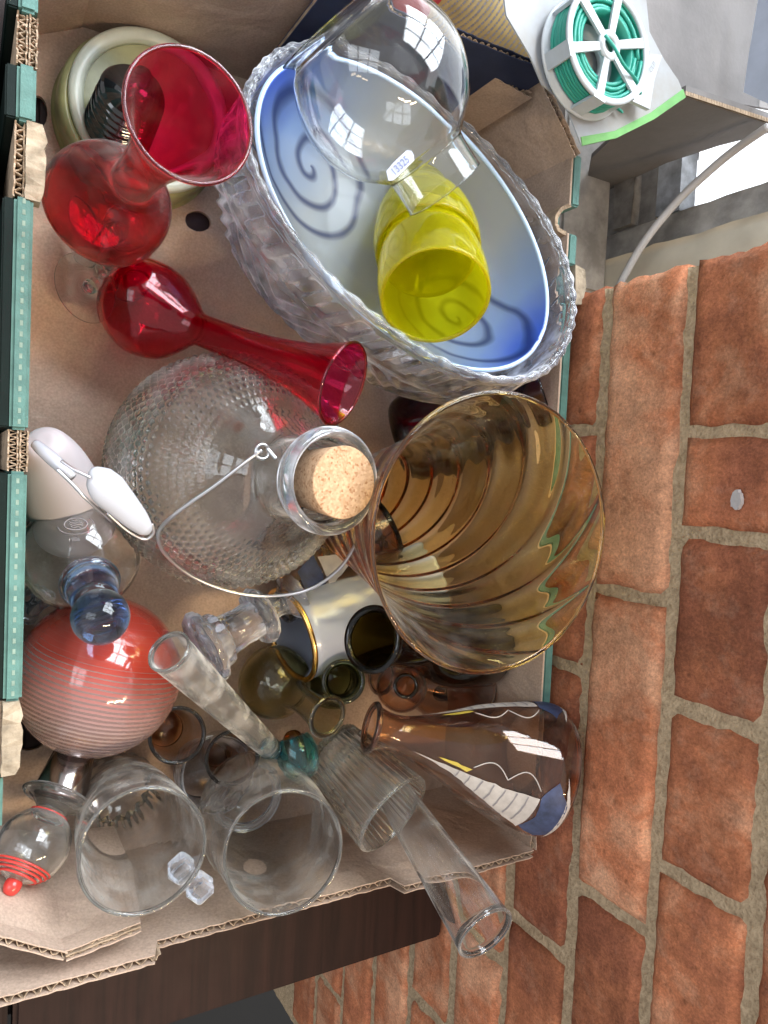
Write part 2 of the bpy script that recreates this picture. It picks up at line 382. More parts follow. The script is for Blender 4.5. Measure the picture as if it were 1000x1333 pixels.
m_gedge = pbr('lime_card_edge', (0.17, 0.42, 0.13), 0.7, var=0.2, vscale=60)
def mat_cork():
    m, nt, out = newmat('pressed_cork')
    p = N(nt, 'BsdfPrincipled', Roughness=0.85); nt.links.new(p.outputs[0], out.inputs['Surface'])
    tc = N(nt, 'TexCoord'); v = N(nt, 'TexVoronoi', Scale=820.0); nt.links.new(tc.outputs['Object'], v.inputs['Vector'])
    r = N(nt, 'ValToRGB'); sep = N(nt, 'SeparateColor'); nt.links.new(v.outputs['Color'], sep.inputs[0]); nt.links.new(sep.outputs[0], r.inputs[0])
    e = r.color_ramp.elements; e[0].color = (0.30, 0.14, 0.06, 1); e[1].color = (0.58, 0.38, 0.23, 1); k = e.new(0.14); k.color = (0.42, 0.25, 0.135, 1)
    nt.links.new(r.outputs[0], p.inputs['Base Color'])
    b = N(nt, 'Bump', Strength=0.7, Distance=0.0006); nt.links.new(sep.outputs[1], b.inputs['Height']); nt.links.new(b.outputs[0], p.inputs['Normal'])
    return m
m_cork = mat_cork()

g_clear = glass('clear_glass', (0.992, 0.995, 0.992), 0.002, bump=0.28, bscale=38, dust_sheen=0.11)
g_clear2 = glass('clear_glass_dust_sheen', (0.985, 0.99, 0.985), 0.002, bump=0.08, dust_sheen=0.12)
g_crystal = glass('pressed_crystal', (0.985, 0.99, 1.0), 0.004, ior=1.5, dust_sheen=0.30, dcol=(0.85, 0.88, 0.95), bump=0.15, bscale=60)  # strong pale film also paints brightness onto the pressed glass
g_red = glass('ruby_glass', (0.91, 0.02, 0.15), 0.0022, dust_sheen=0.0, bump=0.02)
g_red_d = glass('dusty_ruby_glass', (0.84, 0.010, 0.085), 0.0022, dust_sheen=0.03)
for m_, f_ in ((g_red, .03), (g_red_d, .045)):
    nt = m_.node_tree; o_ = next(n for n in nt.nodes if n.type == 'OUTPUT_MATERIAL'); src_ = o_.inputs['Surface'].links[0].from_socket
    t_ = N(nt, 'BsdfTranslucent'); t_.inputs[0].default_value = (0.92, 0.006, 0.03, 1); x_ = N(nt, 'MixShader'); x_.inputs[0].default_value = f_
    nt.links.new(src_, x_.inputs[1]); nt.links.new(t_.outputs[0], x_.inputs[2]); nt.links.new(x_.outputs[0], o_.inputs['Surface'])
g_maroon = glass('maroon_glass', (0.30, 0.03, 0.06), 0.002)
g_amber = glass('amber_glass', (0.97, 0.82, 0.44), 0.0022, dust_sheen=0.03, bump=0.30, bscale=28)
g_brown = glass('brown_glass', (0.82, 0.61, 0.45), 0.002, dust_sheen=0.05, bump=0.08, bscale=40)
g_brown_d = glass('dark_brown_glass', (0.13, 0.095, 0.022), 0.002)
g_olive = glass('olive_glass', (0.72, 0.68, 0.42), 0.002, dust_sheen=0.03)
g_green = glass('smoke_green_glass', (0.46, 0.52, 0.34), 0.002)
def mat_yellow():
    m = glass('yellow_glass', (0.97, 0.93, 0.03), 0.0022, bump=0.02); nt = m.node_tree
    out = next(n for n in nt.nodes if n.type == 'OUTPUT_MATERIAL'); g = next(n for n in nt.nodes if n.type == 'BSDF_GLASS')
    t = N(nt, 'BsdfTranslucent'); t.inputs[0].default_value = (0.96, 0.95, 0.02, 1); d = N(nt, 'BsdfDiffuse'); d.inputs[0].default_value = (0.86, 0.84, 0.02, 1)
    a = N(nt, 'MixShader'); a.inputs[0].default_value = 0.4; nt.links.new(t.outputs[0], a.inputs[1]); nt.links.new(d.outputs[0], a.inputs[2])
    b = N(nt, 'MixShader'); b.inputs[0].default_value = 0.27; nt.links.new(g.outputs[0], b.inputs[1]); nt.links.new(a.outputs[0], b.inputs[2]); nt.links.new(b.outputs[0], out.inputs[0])
    return m
g_yellow = mat_yellow()
g_blue = glass('blue_glass', (0.60, 0.69, 0.80), 0.012, dust_sheen=0.05)
g_teal = glass('teal_glass', (0.05, 0.70, 0.80), 0.006, dust_sheen=0.1)
g_orange = glass('orange_glass', (0.9, 0.30, 0.04), 0.006)
g_frost = glass('frosted_glass', (0.93, 0.95, 0.95), 0.002, rough=0.08, dust_sheen=0.30)
# ================================================================== the setting
XW = 0.405                                  # face of the brick wall
tag(box('floor', (-3, -3, -0.80), (3, 3, -0.76), pbr('dark_floor', (0.007, 0.007, 0.007), 0.8)), kind='structure')
# table of dark boards
tb = empty('wooden_table', (0.2, -0.1, 0), 'dark varnished wooden table top under the cardboard box', 'table')
ye = P(590, 1216, 0).y
bm_x = P(14, 1310, 0).x
box('board', (bm_x + 0.0016, ye, -0.024), (XW - 0.004, 0.62, 0), m_wood, tb, 0.0035)
box('board', (-0.25, ye, -0.024), (bm_x - 0.0016, 0.62, -0.0005), m_wood, tb, 0.0035)
box('apron', (-0.2, ye + 0.03, -0.10), (XW - 0.05, ye + 0.05, -0.024), m_wood, tb)
def gap_filler():  # added black bundle that stands in for the dark gap beside the box
    bm = bmesh.new(); bmesh.ops.create_grid(bm, x_segments=40, y_segments=160, size=1)
    for v in bm.verts:
        u, w_ = v.co.x, v.co.y; x = -0.055 + u * 0.0655 ; y = .075 + w_ * .345
        ed = min(1 - abs(u), (1 - abs(w_)) * 5); z = .003 + .082 * min(1, max(0, ed) * 4.5) ** .5 + .012 * noise.noise(Vector((x * 30, y * 11, 0))) * min(1, ed * 4) + .006 * noise.noise(Vector((x * 80, y * 30, 5))) * min(1, ed * 4)
        v.co = Vector((x + (.006 * noise.noise(Vector((y * 20, z * 20, 2))) if u < .6 else 0), y + .006 * noise.noise(Vector((x * 25, 1, 2))), max(z, .001)))
    me = bpy.data.meshes.new('m'); bm.to_mesh(me); bm.free()
    tag(link('gap_filler', me, m_black), 'added black filler for the dark gap left of the cardboard box', 'gap_filler')
gap_filler()

# brick wall: mortar body plus every brick
bw = empty('brick_wall', (XW, 0, 0), 'weathered red brick wall beside the box of glass', 'brick wall')
YE = 0.146
vz = lambda x, y, z: noise.noise(Vector((x, y, z)))
def mortar():
    ny, nz = 150, 150; y0, y1, z0, z1 = -0.75, YE - 0.002, -0.42, 0.56
    vs = []; fs = []
    for i in range(ny + 1):
        for j in range(nz + 1):
            y = y0 + (y1 - y0) * i / ny; z = z0 + (z1 - z0) * j / nz
            x = XW + 0.0018 + 0.0016 * vz(y * 60, z * 60, 3) + 0.0012 * vz(y * 190, z * 190, 7)
            if i == ny: y += 0.004 * vz(z * 70, 1, 1)
            vs.append((x, y, z))
    q = nz + 1
    for i in range(ny):
        for j in range(nz): fs.append((i * q + j, (i + 1) * q + j, (i + 1) * q + j + 1, i * q + j + 1))
    e = len(vs)
    for j in range(nz + 1):
        v = vs[ny * q + j]; vs.append((XW + 0.1, v[1], v[2]))
    for j in range(nz): fs.append((ny * q + j, e + j, e + j + 1, ny * q + j + 1))
    me = bpy.data.meshes.new('m'); me.from_pydata(vs, [], fs)
    o = link('mortar', me, m_mortar, bw)
mortar()
def brick(y0, y1, z0, z1, ragged=False):
    sd = random.uniform(0, 90); g = 0.0041
    y0 += g; y1 -= 0 if ragged else g; z0 += g; z1 -= g
    ny = max(5, int((y1 - y0) / 0.006)); nz = 12; x0 = XW - 0.0025 + random.uniform(-0.0012, 0.0012)
    vs = []; fs = []; q = nz + 1
    for i in range(ny + 1):
        for j in range(nz + 1):
            u, v = i / ny, j / nz
            y = y0 + (y1 - y0) * u; z = z0 + (z1 - z0) * v
            ed = min(min(u, 1 - u) * (y1 - y0), min(v, 1 - v) * (z1 - z0))
            dx = 0.0046 * max(0, 1 - ed / 0.0030) ** 2 + 0.0010 * vz(y * 45 + sd, z * 45, 0) + 0.0009 * vz(y * 160, z * 160, sd)
            k = 1 if ed < 1e-6 else max(0, 1 - ed / 0.012)
            y += k * 0.0022 * vz(y * 70, z * 70, sd + 5) + (0.004 * vz(z * 120, sd, 2) if ragged and i == ny else 0)
            z += k * 0.0016 * vz(y * 60, z * 60, sd + 9)
            vs.append((x0 + dx, y, z))
    for i in range(ny):
        for j in range(nz): fs.append((i * q + j, (i + 1) * q + j, (i + 1) * q + j + 1, i * q + j + 1))
    per = [j for j in range(q)] + [i * q + nz for i in range(1, ny + 1)] + [ny * q + j for j in range(nz - 1, -1, -1)] + [i * q for i in range(ny - 1, 0, -1)]
    b = len(vs)
    for k in per: vs.append((XW + 0.02, vs[k][1], vs[k][2]))
    m = len(per)
    for k in range(m): fs.append((per[k], b + k, b + (k + 1) % m, per[(k + 1) % m]))
    me = bpy.data.meshes.new('m'); me.from_pydata(vs, [], fs)
    bm = bmesh.new(); bm.from_mesh(me); bmesh.ops.recalc_face_normals(bm, faces=bm.faces); bm.to_mesh(me); bm.free()
    link('brick', me, m_brick, bw)
zA, zB, zC = 0.156, 0.2275, 0.299
def yy(px, py): return PXp(px, py, XW).y
rows = {
    (zA, zB): [YE, yy(825, 776), yy(790, 1178)],
    (zB, zC): [YE, yy(930, 562), yy(930, 695), yy(925, 935), yy(914, 1160)],
    (zC, zC + 0.072): [YE, YE - 0.11, -0.19, -0.415],
    (zA - 0.0715, zA): [YE, yy(757, 560), yy(742, 868), yy(705, 1225)],
    (zC + 0.072, zC + 0.144): [YE, -0.08, -0.30, -0.53],
}
for (z0, z1), js in rows.items():
    js = list(js)
    while js[-1] > -0.72: js.append(js[-1] - 0.222 * random.choice((1, 1, 0.5)))
    for k in range(len(js) - 1): brick(js[k + 1], js[k], z0, z1, k == 0)
for r in range(6):
    z1 = zA - 0.0715 - r * 0.0715; y = YE if r % 2 else YE - 0.11
    js = [YE] + ([y] if y < YE else [])
    while js[-1] > -0.72: js.append(js[-1] - 0.222)
    for k in range(len(js) - 1): brick(js[k + 1], js[k], z1 - 0.0715, z1, k == 0)

pt = PXp(968, 651, XW)
fl = [(pt.y + .0060 * math.cos(a) * (1 + .5 * vz(math.cos(a) * 2, math.sin(a) * 2, 4)), pt.z + .0034 * math.sin(a) * (1 + .5 * vz(math.cos(a) * 3, 5, math.sin(a) * 3))) for a in [2 * PI * k / 22 for k in range(22)]]
slab('paint_splash', fl, .003, pbr('white_paint_splash', (.42, .40, .40), .7, bump=.8, bscale=300), bw, tf=lambda x, y, z: (XW - .0045 - z * -1, x, y))
# window recess beyond the end of the wall
XR = 0.54
wn = empty('window', (XR, 0.3, 0.2), 'bright daylight window with rough pale surround beyond the brick wall', 'window')
def ypl(px, py, X): return PXp(px, py, X).y
ya, yb, yc = YE - 0.03, ypl(900, 305, XR), ypl(900, 262, XR)
zs = PXp(897, 230, XR + 0.02).z
def rough_panel(name, X, y0, y1, z0, z1, mat, amp=0.001, th=0.01):
    ny, nz = 14, 40; vs = []; fs = []; q = nz + 1
    for s in (0, 1):
        for i in range(ny + 1):
            for j in range(nz + 1):
                y = y0 + (y1 - y0) * i / ny; z = z0 + (z1 - z0) * j / nz
                e = 0.002 * vz(z * 60, y0 * 9, 4) * (i in (0, ny)) * amp * 1000 * 0.6
                vs.append((X + (th if s else amp * vz(y * 90, z * 60, X * 30)), y + e, z))
    B = (ny + 1) * q
    for i in range(ny):
        for j in range(nz):
            a = (i * q + j, (i + 1) * q + j, (i + 1) * q + j + 1, i * q + j + 1); fs += [a, tuple(B + k for k in reversed(a))]
    per = [j for j in range(q)] + [i * q + nz for i in range(1, ny + 1)] + [ny * q + j for j in range(nz - 1, -1, -1)] + [i * q for i in range(ny - 1, 0, -1)]
    for k in range(len(per)):
        a, b = per[k], per[(k + 1) % len(per)]; fs.append((a, B + a, B + b, b))
    me = bpy.data.meshes.new('m'); me.from_pydata(vs, [], fs)
    return link(name, me, mat, wn)
rough_panel('reveal', XR, ya, yb, 0.0, 0.62, m_plaster, 0.003, 0.02)
rough_panel('frame', XR + 0.012, yb, yc, 0.0, 0.62, m_frame, 0.001, 0.02)
rough_panel('sill', XR + 0.016, yc, 0.9, 0.0, zs - 0.028, m_frame, 0.003, 0.02)
rough_panel('lower_frame', XR + 0.010, yc + 0.001, 0.9, zs - 0.026, zs, pbr('white_flaked_paint', (0.62, 0.65, 0.70), 0.7, var=0.5, vscale=50, bump=0.6), 0.002, 0.02)
rough_panel('glazing_bar', XR + 0.006, yc + 0.002, 0.9, zs - 0.075, zs - 0.050, m_frame, 0.002, 0.01)
box('pane', (XR + 0.030, yc, zs), (XR + 0.033, 0.95, 0.62), glass('window_glass', (1, 1, 1), 0.003), wn)
msky, nt, out = newmat('bright_sky'); em = N(nt, 'Emission', Strength=1.6); em.inputs[0].default_value = (0.90, 0.95, 1, 1); nt.links.new(em.outputs[0], out.inputs[0])
tag(box('sky', (1.3, -0.2, -0.8), (1.32, 2.8, 2.2), msky), kind='structure')
# dark wood below the window behind the box
tag(box('window_board', (XR - 0.06, YE + 0.04, -0.06), (XR + 0.002, 0.9, 0.02), m_frame, None, 0.003), 'worn dark wooden ledge below the window', 'ledge')
cab = [PXp(806, 372, 0.49), PXp(838, 316, 0.50), PXp(880, 264, 0.515), PXp(922, 224, 0.525), PXp(957, 195, 0.53), PXp(1000, 165, 0.532)]
tag(tube('cable', [PXp(798, 395, 0.49)] + cab, 0.0034, m_cable, None, 12), 'pale grey cable curving up in front of the window', 'cable')

# ================================================================== the cardboard box
HB = 0.130
XL0, XL1 = 0.0200, 0.0288
XR0, XR1 = 0.389, 0.3975
YT, YB = 0.292, -0.285
bx = empty('cardboard_box', (0.2, 0, 0.002), 'open cardboard tray box with torn green edges full of glassware', 'cardboard box')
def hole(px, py, rx, ry, ang=0, z=0.004):
    c = P(px, py, z); a = R_(rx, c); b = R_(ry, c)
    pts = []
    for k in range(28):
        t = 2 * PI * k / 28; j = 1 + 0.05 * vz(math.cos(t) * 3, math.sin(t) * 3, px)
        x, y = a * math.cos(t) * j, b * math.sin(t) * j
        pts.append((c.x + x * math.cos(ang) - y * math.sin(ang), c.y + x * math.sin(ang) + y * math.cos(ang)))
    return pts
slab('bottom', [(XL0 + 0.003, YB + 0.003), (XR1 - 0.003, YB + 0.003), (XR1 - 0.003, YT - 0.003), (XL0 + 0.003, YT - 0.003)], 0.0034, m_card, bx,
     holes=[hole(252, 52, 21, 13, -0.3), hole(258, 288, 17, 13, 0.2), hole(50, 145, 11, 20), hole(205, 1118, 20, 15, -.2), hole(578, 903, 20, 14), hole(40, 955, 24, 22)],
     tf=lambda x, y, z: (x, y, 0.0042 + z))
def lin(p, q, n): return [(p[0] + (q[0] - p[0]) * i / n, p[1] + (q[1] - p[1]) * i / n) for i in range(n + 1)]
def offs(path, d):
    o = []
    for i, p in enumerate(path):
        a = path[max(i - 1, 0)]; b = path[min(i + 1, len(path) - 1)]; t = Vector((b[0] - a[0], b[1] - a[1])).normalized()
        o.append((p[0] - t.y * d, p[1] + t.x * d))
    return o
def corr_wall(p, q, th, zt, z0=0.003, plies=1, pitch=0.0075, jag=0.0006, mi=None, mo=None):
    """a double-faced corrugated board standing from p to q; liners, wavy fluting between"""
    L = math.hypot(q[0] - p[0], q[1] - p[1]); n = max(2, int(L / 0.004)); base = lin(p, q, n)
    t1 = th / plies
    for k in range(plies + 1):
        d = -th / 2 + k * t1
        ribbon('liner', offs(base, d), z0, zt, 0.0007, (mi or m_card) if k == 0 else ((mo or m_card) if k == plies else m_flute), bx, jag)
    for k in range(plies):
        m = int(L / 0.0009); bp = lin(p, q, m); path = []
        t = Vector((q[0] - p[0], q[1] - p[1])).normalized()
        for i, c in enumerate(bp):
            a = (-th / 2 + (k + .5) * t1) + (t1 / 2 - 0.0005) * (.8 + .35 * vz(i * .013, k, L * 50)) * math.sin(2 * PI * i * 0.0009 / pitch + k + 2.2 * vz(i * .02, 4, L * 30))
            path.append((c[0] - t.y * a, c[1] + t.x * a))
        f = (lambda s: (zt(s) if callable(zt) else zt) - 0.0012)
        ribbon('fluting', path, z0, f, 0.0005, m_flute, bx, jag * 1.6)
# left wall: torn notches show the bare board, between them the printed green fold
def yl(py): return P(32, py, HB).y
m_stitch = pbr('embossed_green_board', (0.26, 0.36, 0.29), .8, var=.3, vscale=200)
segs = [(-30, 13, 1), (13, 82, 0), (82, 157, 1), (157, 256, 0), (256, 560, 1), (560, 614, 0), (614, 912, 1), (912, 1006, 0), (1006, 1075, 1)]
xc = lambda y: 0.0012 - 0.09 * max(0, -0.09 - y)
for a, b, g in segs:
    y0, y1 = yl(b), yl(a); s = xc((y0 + y1) / 2)
    if g:
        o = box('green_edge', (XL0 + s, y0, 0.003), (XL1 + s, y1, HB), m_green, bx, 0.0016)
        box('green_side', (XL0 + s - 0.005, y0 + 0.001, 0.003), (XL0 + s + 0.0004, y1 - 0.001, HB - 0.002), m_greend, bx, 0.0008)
        n = int((y1 - y0) / 0.0055)
        if n > 14:
            for k in range(n):
                box('stitch', (XL0 + s + 0.0038, y0 + 0.003 + k * 0.0055, HB - 0.0003), (XL0 + s + 0.0052, y0 + 0.0055 + k * 0.0055, HB + 0.00015), m_stitch, bx)
    else:
        for (u0, u1) in ((XL0, XL0 + 0.0042), (XL0 + 0.0055, XL1)):
            for k in range(1):
                h = (u1 - u0); xm = s + u0 + h * (k + .5)
                L = y1 - y0; pts = [(xm + 0.4 * h * math.sin(2 * PI * i / 9) + 0.0004 * vz(i, k, a), y0 + L * i / 70) for i in range(71)]
                ribbon('fluting', pts, 0.01, HB - 0.004, 0.0006, m_flute, bx, 0.0012)
            for xm in (u0 + s, u1 + s):
                pts = [(xm + 0.0006 * vz(i * .3, xm * 900, a), y0 + (y1 - y0) * i / 24) for i in range(25)]
                ribbon('liner', pts, 0.01, HB - 0.003, 0.0008, m_flute, bx, 0.0012)
# folded-in torn tabs on the left edge
def tab(pys, x0, x1, z, th=0.006):
    y1, y0 = yl(pys[0]), yl(pys[1]); n = 10; vs = []; pts = []
    for i in range(n + 1): pts.append((x1 + 0.0016 * vz(i * .8, z * 9, x1 * 50) - 0.002 * (abs(i / n - .5) * 2) ** 4, y0 + (y1 - y0) * i / n))
    for i in range(n + 1): pts.append((x0 + 0.0008 * vz(i * .8, 7, 3), y1 - (y1 - y0) * i / n))
    return slab('torn_tab', pts, th, m_paper, bx, tf=lambda x, y, zz: (x, y, z + zz + 0.003 * vz(x * 150, y * 120, 1)))
tab((155, 258), XL0 + 0.006, XL1 + 0.0065, HB - 0.001, 0.010)
tab((912, 1006), XL0 + 0.001, XL1 + 0.0015, HB + 0.001, 0.010)
# top, bottom, right walls and corner gussets
xg = P(632, 96, HB).x
corr_wall((XL1, YT), (0.35, YT), 0.005, HB)
def zbot(s):
    x = 0.02 + s * (XR0 - 0.02)
    return HB if x < P(215, 1225, HB).x or x > P(527, 1135, HB).x else HB - 0.013
corr_wall((XR0, YB), (0.018, YB), 0.005, lambda s: zbot(1 - s))
# corner gussets
corr_wall((XL1 - 0.001, YT - 0.020), (XL1 + 0.035, YT - 0.002), 0.004, HB)
corr_wall((0.352, YT - 0.003), (XR0 + 0.002, 0.243), 0.0055, HB + 0.002)
corr_wall((0.318, YT - 0.010), (0.351, YT - 0.014), 0.004, HB - 0.006)
f0, f1, f2 = P(-30, 1218, HB + .002), P(86, 1247, HB + .002), P(184, 1208, HB + .002)
corr_wall((f1.x, f1.y), (f0.x, f0.y), 0.004, HB + .001, z0=HB - .012, pitch=0.006)
corr_wall((f2.x, f2.y), (f1.x, f1.y), 0.0055, HB + .001, z0=HB - .012, plies=2, pitch=0.006)
slab('corner_flap', [(-30, 1070), (60, 1085), (150, 1078), (172, 1130), (184, 1204), (86, 1243), (-30, 1214)], .003, m_card, bx, tf=lambda x, y, z: tuple(P(x, y, HB - .0022 - .085 * max(0, (1200 - y) / 120)) + Vector((0, 0, z))))
# right wall, printed green along its top with a thumb cut-out
def yr(py): return P(748, py, HB).y
def side_wall(yhi, ylo, zt):
    box('green_edge', (XR0, ylo, 0.003), (XR1, yhi, zt), m_green, bx, 0.0012)
    box('liner', (XR0 - 0.0012, ylo, 0.003), (XR0 + 0.0004, yhi, zt - 0.0008), m_card, bx)
side_wall(yr(200), yr(268), HB); side_wall(yr(305), yr(346), HB); side_wall(yr(398), yr(920), HB)
side_wall(yr(268) - 0.0002, yr(305) + 0.0002, HB - 0.02)
side_wall(yr(346) - 0.0002, yr(398) + 0.0002, HB - 0.006)
cu = [P(745, 266, HB), P(733, 272, HB), P(727, 285, HB), P(731, 298, HB), P(741, 303, HB)]
ribbon('thumb_flap', [(p[0], p[1]) for p in spl([tuple(c) for c in cu], 5)], HB - 0.03, HB - 0.002, 0.003, m_flute, bx, 0.0008)
t = P(752, 372, HB)
slab('torn_tab', [(t.x - 0.006, t.y + 0.014), (t.x + 0.004, t.y + 0.012), (t.x + 0.006, t.y), (t.x + 0.003, t.y - 0.014), (t.x - 0.004, t.y - 0.015)], 0.006, m_paper, bx, tf=lambda x, y, z: (x, y, HB + 0.003 + z))
corr_wall((XR0 + 0.003, yr(920)), (XR0 + 0.003, YB), 0.005, HB - 0.004)

# ================================================================== glassware
def upright_dir(A, B): return A, B

# --- dimpled jar with cork and wire bail
def cork_jar():
    A = Vector((0.150, 0.0, 0.0050)); B = P(436, 627, 0.197)
    L = (B - A).length; d = (B - A) / L
    t = empty('corked_jar', A, 'large clear hobnail glass jar with cork stopper and wire bail handle', 'glass jar')
    R = 0.077
    pr = [(0, 0), (0.030, 0.0), (0.052, 0.002), (0.068, 0.018), (0.076, 0.045), (0.076, 0.072), (0.069, 0.098), (0.054, 0.119), (0.038, 0.132), (0.0255, 0.141), (0.0225, 0.152), (0.0225, 0.172), (0.0245, L - 0.012)]
    sp = spl(pr, 14)
    arc = [0]
    for i in range(1, len(sp)): arc.append(arc[-1] + math.hypot(sp[i][0] - sp[i - 1][0], sp[i][1] - sp[i - 1][1]))
    def mod(th, r, z, outer=True):
        return r, z
    prw, n = wallprof(sp, 0.0026)
    # resample so the hobnails have enough rings
    dense = []
    tot = arc[-1]; nr = 230; j = 0
    for k in range(nr + 1):
        s = tot * k / nr
        while j < len(arc) - 2 and arc[j + 1] < s: j += 1
        u = (s - arc[j]) / max(arc[j + 1] - arc[j], 1e-9); dense.append((sp[j][0] + (sp[j + 1][0] - sp[j][0]) * u, sp[j][1] + (sp[j + 1][1] - sp[j][1]) * u))
    da = tot / nr; pitch = 0.0056
    prw, n = wallprof(dense, 0.0026)
    NB = 78
    def mod2(th, r, z, i):
        if i >= n: return r, z
        s = i * da
        if not (0.012 < z < 0.130) or r < 0.03: return r, z
        row = s / pitch; ri = math.floor(row); v = (row - ri - .5) * 2
        a = th / (2 * PI) * NB + (0.5 if ri % 2 else 0); u = (a - math.floor(a) - .5) * 2
        q = max(0, 1 - (u * u + v * v) * 0.95)
        k = 0.0021 * q * min(1, (z - 0.012) / 0.006) * min(1, (0.130 - z) / 0.012)
        return r + k, z
    me = lathe(prw, 504, mod2)
    link('jar_body', me, g_clear2, t, mw=frame(A, B))
    # thick lip, partly open around the cork
    lip = spl([(0.0245, -0.014), (0.0275, -0.012), (0.0292, -0.007), (0.0288, -0.002), (0.0262, 0.0), (0.0238, -0.002), (0.0232, -0.008)], 5)
    solid = lathe([(r, z) for r, z in lip] + [(0.0235, -0.014)], 80, loop=True)
    link('lip', solid, g_crystal, t, mw=frame(B, B + d))
    c = solid_body('cork', spl([(0, -0.020), (0.0165, -0.020), (0.0188, 0.006), (0.0190, 0.0075), (0.0182, 0.0085), (0, 0.0086)], 4) if False else [(0, -0.020), (0.0168, -0.020), (0.0192, 0.0075), (0.0187, 0.0085), (0, 0.0086)], B + d * 0.001, B + d, m_cork, t)
    for p in c.data.polygons: p.use_smooth = abs(p.normal.z) < .5
    # neck ring of wire with two eyes, then the bail
    nc = B - d * 0.017; f = frame(nc, nc + d)
    ring = [f @ Vector((0.0248 * math.cos(k * PI / 8), 0.0248 * math.sin(k * PI / 8), 0)) for k in range(16)]
    tube('neck_wire', ring, 0.0009, m_wire, t, closed=True)
    for (px, py, z) in ((341, 588, .166), (483, 662, .176)):
        e = P(px, py, z)
        pts = [e + Vector((0.004 * math.cos(a), 0.004 * math.sin(a), 0.0012 * math.sin(a * .5))) for a in [k * PI / 4 for k in range(8)]]
        tube('wire_eye', pts, 0.0009, m_wire, t, closed=True)
        tube('wire_twist', [e + Vector((0.003, 0.002, 0)), nc + (e - nc).normalized() * 0.0255], 0.0011, m_wire, t)
    bl = [(341, 586, .168), (318, 603, .164), (280, 632, .154), (240, 660, .142), (212, 684, .128), (206, 700, .122), (216, 722, .115), (250, 750, .108), (300, 770, .106), (350, 776, .108), (400, 768, .118), (440, 742, .135), (465, 705, .155), (482, 664, .175)]
    tube('bail_handle', [P(*b) for b in bl], 0.0011, m_wire, t)
cork_jar()

def radius_at(pr, z):
    for i in range(len(pr) - 1):
        a, b = pr[i], pr[i + 1]
        if a[1] <= z <= b[1] and b[1] > a[1]: return a[0] + (b[0] - a[0]) * (z - a[1]) / (b[1] - a[1])
    return pr[-1][0]
# --- amber swirl vase
RIBN, RIBT = 9, -24
def amber_vase():
    Cc = P(648, 695, 0.225); A = Vector((0.268, -0.026, 0.006)); L = (Cc - A).length
    t = empty('amber_vase', A, 'tall amber swirl-ribbed glass vase with wide open mouth', 'vase')
    pr = spl([(0, 0), (0.030, 0.0), (0.035, 0.004), (0.036, 0.014), (0.038, 0.04), (0.044, 0.08), (0.053, 0.13), (0.062, 0.17), (0.0715, L - 0.018), (0.079, L)], 22)
    def mod(th, r, z, outer):
        k = min(1, z / .02); q = RIBN * (th + z * RIBT) 
        return r + k * ((0.00055 * math.sin(q) + 0.00022 * math.cos(2 * q) + 0.0005 * math.exp(-(math.sin(q / 2) / .24) ** 2)) if outer else -0.0002 * math.sin(q)) + 0.0006 * math.sin(2 * th + 1) * z / L, z
    glass_body('vase_body', pr, 0.0020, A, Cc, g_amber, t, 360, mod, bt=.007)
    fm = frame(A, Cc)
    for q in range(0):
        pts = []
        for k in range(19):
            z = .012 + (L - .016) * k / 18; th = 2 * PI * q / 13 - z * 11.5; r = radius_at(pr, z) + 0.0002 + 0.0006 * math.sin(2 * th + 1) * z / L
            pts.append(fm @ Vector((r * math.cos(th), r * math.sin(th), z)))
        tube('swirl_rib', pts, 0.00095, g_amber, t, 10, 5)
    f = frame(Cc, Cc + (Cc - A))
    tube('rim', [f @ Vector((0.0783 * math.cos(k * PI / 12), 0.0783 * math.sin(k * PI / 12), 0)) for k in range(24)], 0.0011, g_amber, t, closed=True)
amber_vase()

